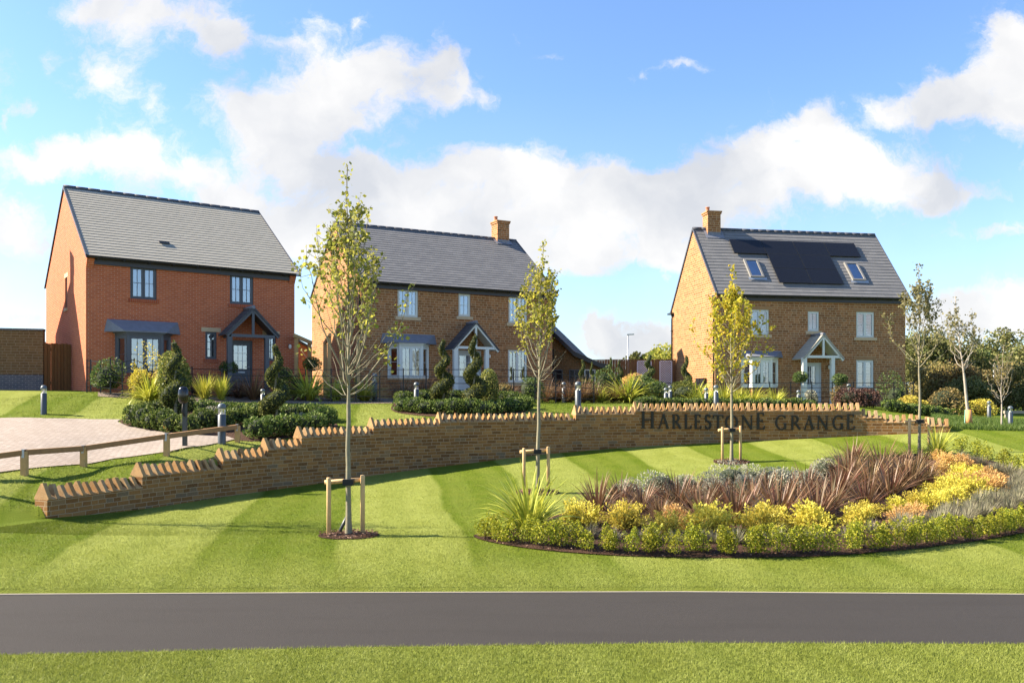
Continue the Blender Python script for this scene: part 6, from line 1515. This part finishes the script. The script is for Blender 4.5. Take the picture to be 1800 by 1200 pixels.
sp = along([862, 900, 960, 1040, 1120, 1200, 1290, 1380, 1460, 1540, 1610, 1680, 1745, 1800, 1850], [947, 957, 964, 971, 975, 977, 977, 976, 974, 968.5, 961, 953, 943, 931, 916], .235, .05, rg3)
place(proto(mk_privet, 5), [(p, 1.0) for p in sp], ['golden privet in the bed front edging row, '+(nth(i+1)+' from the left end' if i < len(sp)/2 else nth(len(sp)-i)+' from the right end') for i in range(len(sp))], 'golden privets edging the front of the bed', rg3)
sp = along([1690, 1720, 1750, 1780, 1815, 1850], [803, 809, 818, 828, 842, 858], .5, .05, rg3)
place(proto(mk_privet, 3), [(p, 1.35) for p in sp], ['golden privet in the back edging row of the bed, '+nth(i+1)+' from the back end' for i in range(len(sp))], 'golden privets edging the back of the bed', rg3)
def mk_conifer(mat):
    def f(i):
        rng = np.random.default_rng(400+i+(50 if mat == 'orange' else 0)); o = thing('golden_conifer' if mat == 'gold' else 'orange_conifer', '', 'conifer', (0, 0, 0)); C = []; D = []
        for k in range(48):
            a = rng.uniform(0, 6.28); el = rng.uniform(.15, 1.45); L = .30*rng.uniform(.75, 1.15); d = np.array([math.cos(a)*math.cos(el), math.sin(a)*math.cos(el), math.sin(el)]); n = 60; t = rng.uniform(.2, 1.0, n)
            sp_ = .055*(1.15-t)+.012; C.append(d*L*t[:, None]*np.array([1.15, 1.15, 1.1])+rng.normal(size=(n, 3))*sp_[:, None]+np.array([0, 0, .04])); D.append(np.repeat(d[None], n, 0))
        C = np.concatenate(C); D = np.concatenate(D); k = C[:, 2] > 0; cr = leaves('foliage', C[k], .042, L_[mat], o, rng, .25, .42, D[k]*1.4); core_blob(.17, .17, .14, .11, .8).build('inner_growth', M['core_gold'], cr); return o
    return f
GO = [(1020, 928, .95), (1098, 932, .92), (1172, 945, .85), (1250, 940, 1.0), (1342, 942, 1.0), (1362, 930, .75), (1428, 938, .98), (1508, 932, 1.0), (1520, 916, .8), (1580, 906, .8), (1612, 897, .9), (1645, 900, .95), (1672, 893, .9), (1700, 880, .95), (1668, 872, .85), (1640, 880, .8), (1690, 850, .8), (1712, 845, .75), (1690, 836, .75)]
OR = [(1186, 930, .85), (1204, 938, .6), (1588, 924, .75), (1606, 918, .7), (1722, 862, .95), (1742, 872, 1.0), (1738, 852, .8), (1665, 826, .8), (1690, 822, .75), (1650, 812, .7), (1700, 866, .8), (1655, 842, .75), (1676, 858, .7)]
gso = sorted(GO); oso = sorted(OR)
place(proto(mk_conifer('gold'), 4), [(hit(x, y), s*1.55) for x, y, s in GO], ['low golden yellow conifer in the bed, '+nth(gso.index(q)+1)+' from the left among the yellow ones' for q in GO], 'golden conifers in the bed', rg3)
place(proto(mk_conifer('orange'), 3), [(hit(x, y), s*1.45) for x, y, s in OR], ['low orange tinted conifer in the bed, '+nth(oso.index(q)+1)+' from the left among the orange ones' for q in OR], 'orange conifers in the bed', rg3)
def mk_lav(i):
    rng = np.random.default_rng(500+i); o = thing('lavender_tuft', '', 'plant', (0, 0, 0)); V, Fc = blades_arrays(190, .30, .010, rng, 1.25, .85, 3); np_mesh('foliage', V, Fc, L_['lavender'], o); return o
LV = along([975, 1060, 1150, 1240, 1330, 1420, 1500], [948, 955, 959, 961, 961, 958, 952], .34, .06, rg3)
a1 = along([1540, 1600, 1660, 1720, 1770, 1815], [945, 938, 928, 912, 895, 872], .30, .12, rg3); a2 = along([1590, 1650, 1710, 1755, 1790, 1800], [930, 918, 900, 880, 862, 850], .36, .12, rg3); a3 = along([1770, 1795, 1790, 1760, 1728, 1700], [885, 862, 845, 832, 820, 811], .42, .12, rg3)
place(proto(mk_lav, 4), [(p, 1.0) for p in LV], ['small grey lavender tuft just behind the front privet row, '+nth(i+1)+' from the left' for i in range(len(LV))], 'lavender tufts behind the front row', rg3)
for nm, A_ in (('outer', a1), ('inner', a2), ('back', a3)):
    place(proto(mk_lav, 3), [(p, 1.2) for p in A_], ['grey lavender tuft at the right of the bed, '+nth(i+1)+' along the '+nm+' band' for i in range(len(A_))], 'lavender at the right of the bed, '+nm+' band', rg3)
def mk_silver(i):
    rng = np.random.default_rng(600+i); o = thing('silver_shrub', '', 'shrub', (0, 0, 0)); C, d = blob_pts(1500, rng, .42, .42, .30, .27, .3); k = C[:, 2] > 0; cr = leaves('foliage', C[k], .05, L_['silver'], o, rng, .5, .38, d[k]); core_blob(.4, .4, .28, .26, .7).build('inner_growth', M['core_green'], cr); return o
SV = [(1105, 884), (1160, 878), (1205, 872), (1248, 868), (1285, 858), (1322, 858), (1362, 862), (1396, 864), (1425, 858), (1262, 880), (1310, 874), (1380, 878), (1450, 846)]
svo = sorted(SV)
place(proto(mk_silver, 3), [(hit(x, y), 1.0) for x, y in SV], ['silvery grey shrub at the back of the bed, '+nth(svo.index(q)+1)+' from the left' for q in SV], 'silver shrubs at the back of the bed', rg3)

# ------------------------------------------------------------------ trees beyond
def big_tree(name, label, p, H, R, mat, seed, n=5200, lsz=.34, trunk=.16, group=None, squat=.5):
    rng = np.random.default_rng(seed); o = thing(name, label, 'tree', p, 0, group); m = MB(); C = []
    m.tube([(0, 0, -.3), (rng.normal(0, .1), rng.normal(0, .1), H*.3), (rng.normal(0, .2), 0, H*.75)], [trunk, trunk*.8, trunk*.3], 8)
    for k in range(15):
        a = rng.uniform(0, 6.28); z = H*rng.uniform(.18, .92); rr_ = R*math.sin(math.pi*np.clip(z/H*.92+.06, 0, 1))**.7*rng.uniform(.35, .95); c = np.array([math.cos(a)*rr_, math.sin(a)*rr_, z]); b = R*rng.uniform(.28, .5)
        m.tube([(0, 0, z*.55), c*.6+np.array([0, 0, z*.2]), c], [trunk*.4, trunk*.25, .02], 5)
        q, d = blob_pts(n//15, rng, b, b, b*.85, 0, .35, .75); C.append(q+c)
    m.build('trunk', M['bark_dark'], o); C = np.concatenate(C); C = C[C[:, 2] > .05]; leaves('crown', C, lsz, mat, o, rng, .1, .75); return o
HT = [(1604, 58, 598, 2.6, 'hedgerow'), (1632, 62, 592, 3.2, 'hedgerow'), (1664, 58, 600, 2.8, 'hedgerow'), (1692, 64, 622, 2.4, 'autumn'), (1716, 60, 612, 2.6, 'hedgerow'), (1742, 66, 606, 3.0, 'hedgerow'), (1768, 62, 601, 3.0, 'hedgerow'), (1800, 66, 576, 3.6, 'hedgerow'), (1840, 62, 585, 3.4, 'hedgerow'), (1652, 50, 640, 1.7, 'autumn'), (1682, 48, 646, 1.5, 'autumn'), (1620, 49, 636, 1.6, 'autumn'), (1700, 46, 668, 1.2, 'hedgerow'), (1725, 48, 650, 1.5, 'autumn'), (1755, 50, 652, 1.4, 'hedgerow'), (1782, 49, 640, 1.6, 'autumn'), (1805, 47, 632, 1.7, 'hedgerow')]
for i, (px, Y, top, R, mt) in enumerate(HT):
    p = G(px, Y); far = Y > 55; same = sorted(q[0] for q in HT if (q[1] > 55) == far); k = same.index(px)+1
    big_tree('hedgerow_tree' if far else 'hedgerow_bush', ('tall dull green hedgerow tree in the back row, ' if far else 'lower brownish bush before the hedgerow, ')+nth(k)+' from the right house', p, zr_(top, Y)-p.z, R, L_[mt], 700+i, 9500 if far else 5200, .19 if far else .115, .18 if far else .05, 'hedgerow trees at the right' if far else 'bushes before the hedgerow')
for i, (px, Y, top, R, mt, lab) in enumerate(((1170, 90, 606, 2.6, 'lime', 'pale green tree behind the timber fence next to the chimney house'), (1126, 95, 617, 1.6, 'hedgerow', 'small dark tree top behind the fence, right of the street lamp'), (1113, 95, 622, 1.2, 'hedgerow', 'tiny conifer top behind the fence'))):
    p = G(px, Y); big_tree('distant_tree', lab, p, zr_(top, Y)-p.z, R, L_[mt], 760+i, 3000, .35)
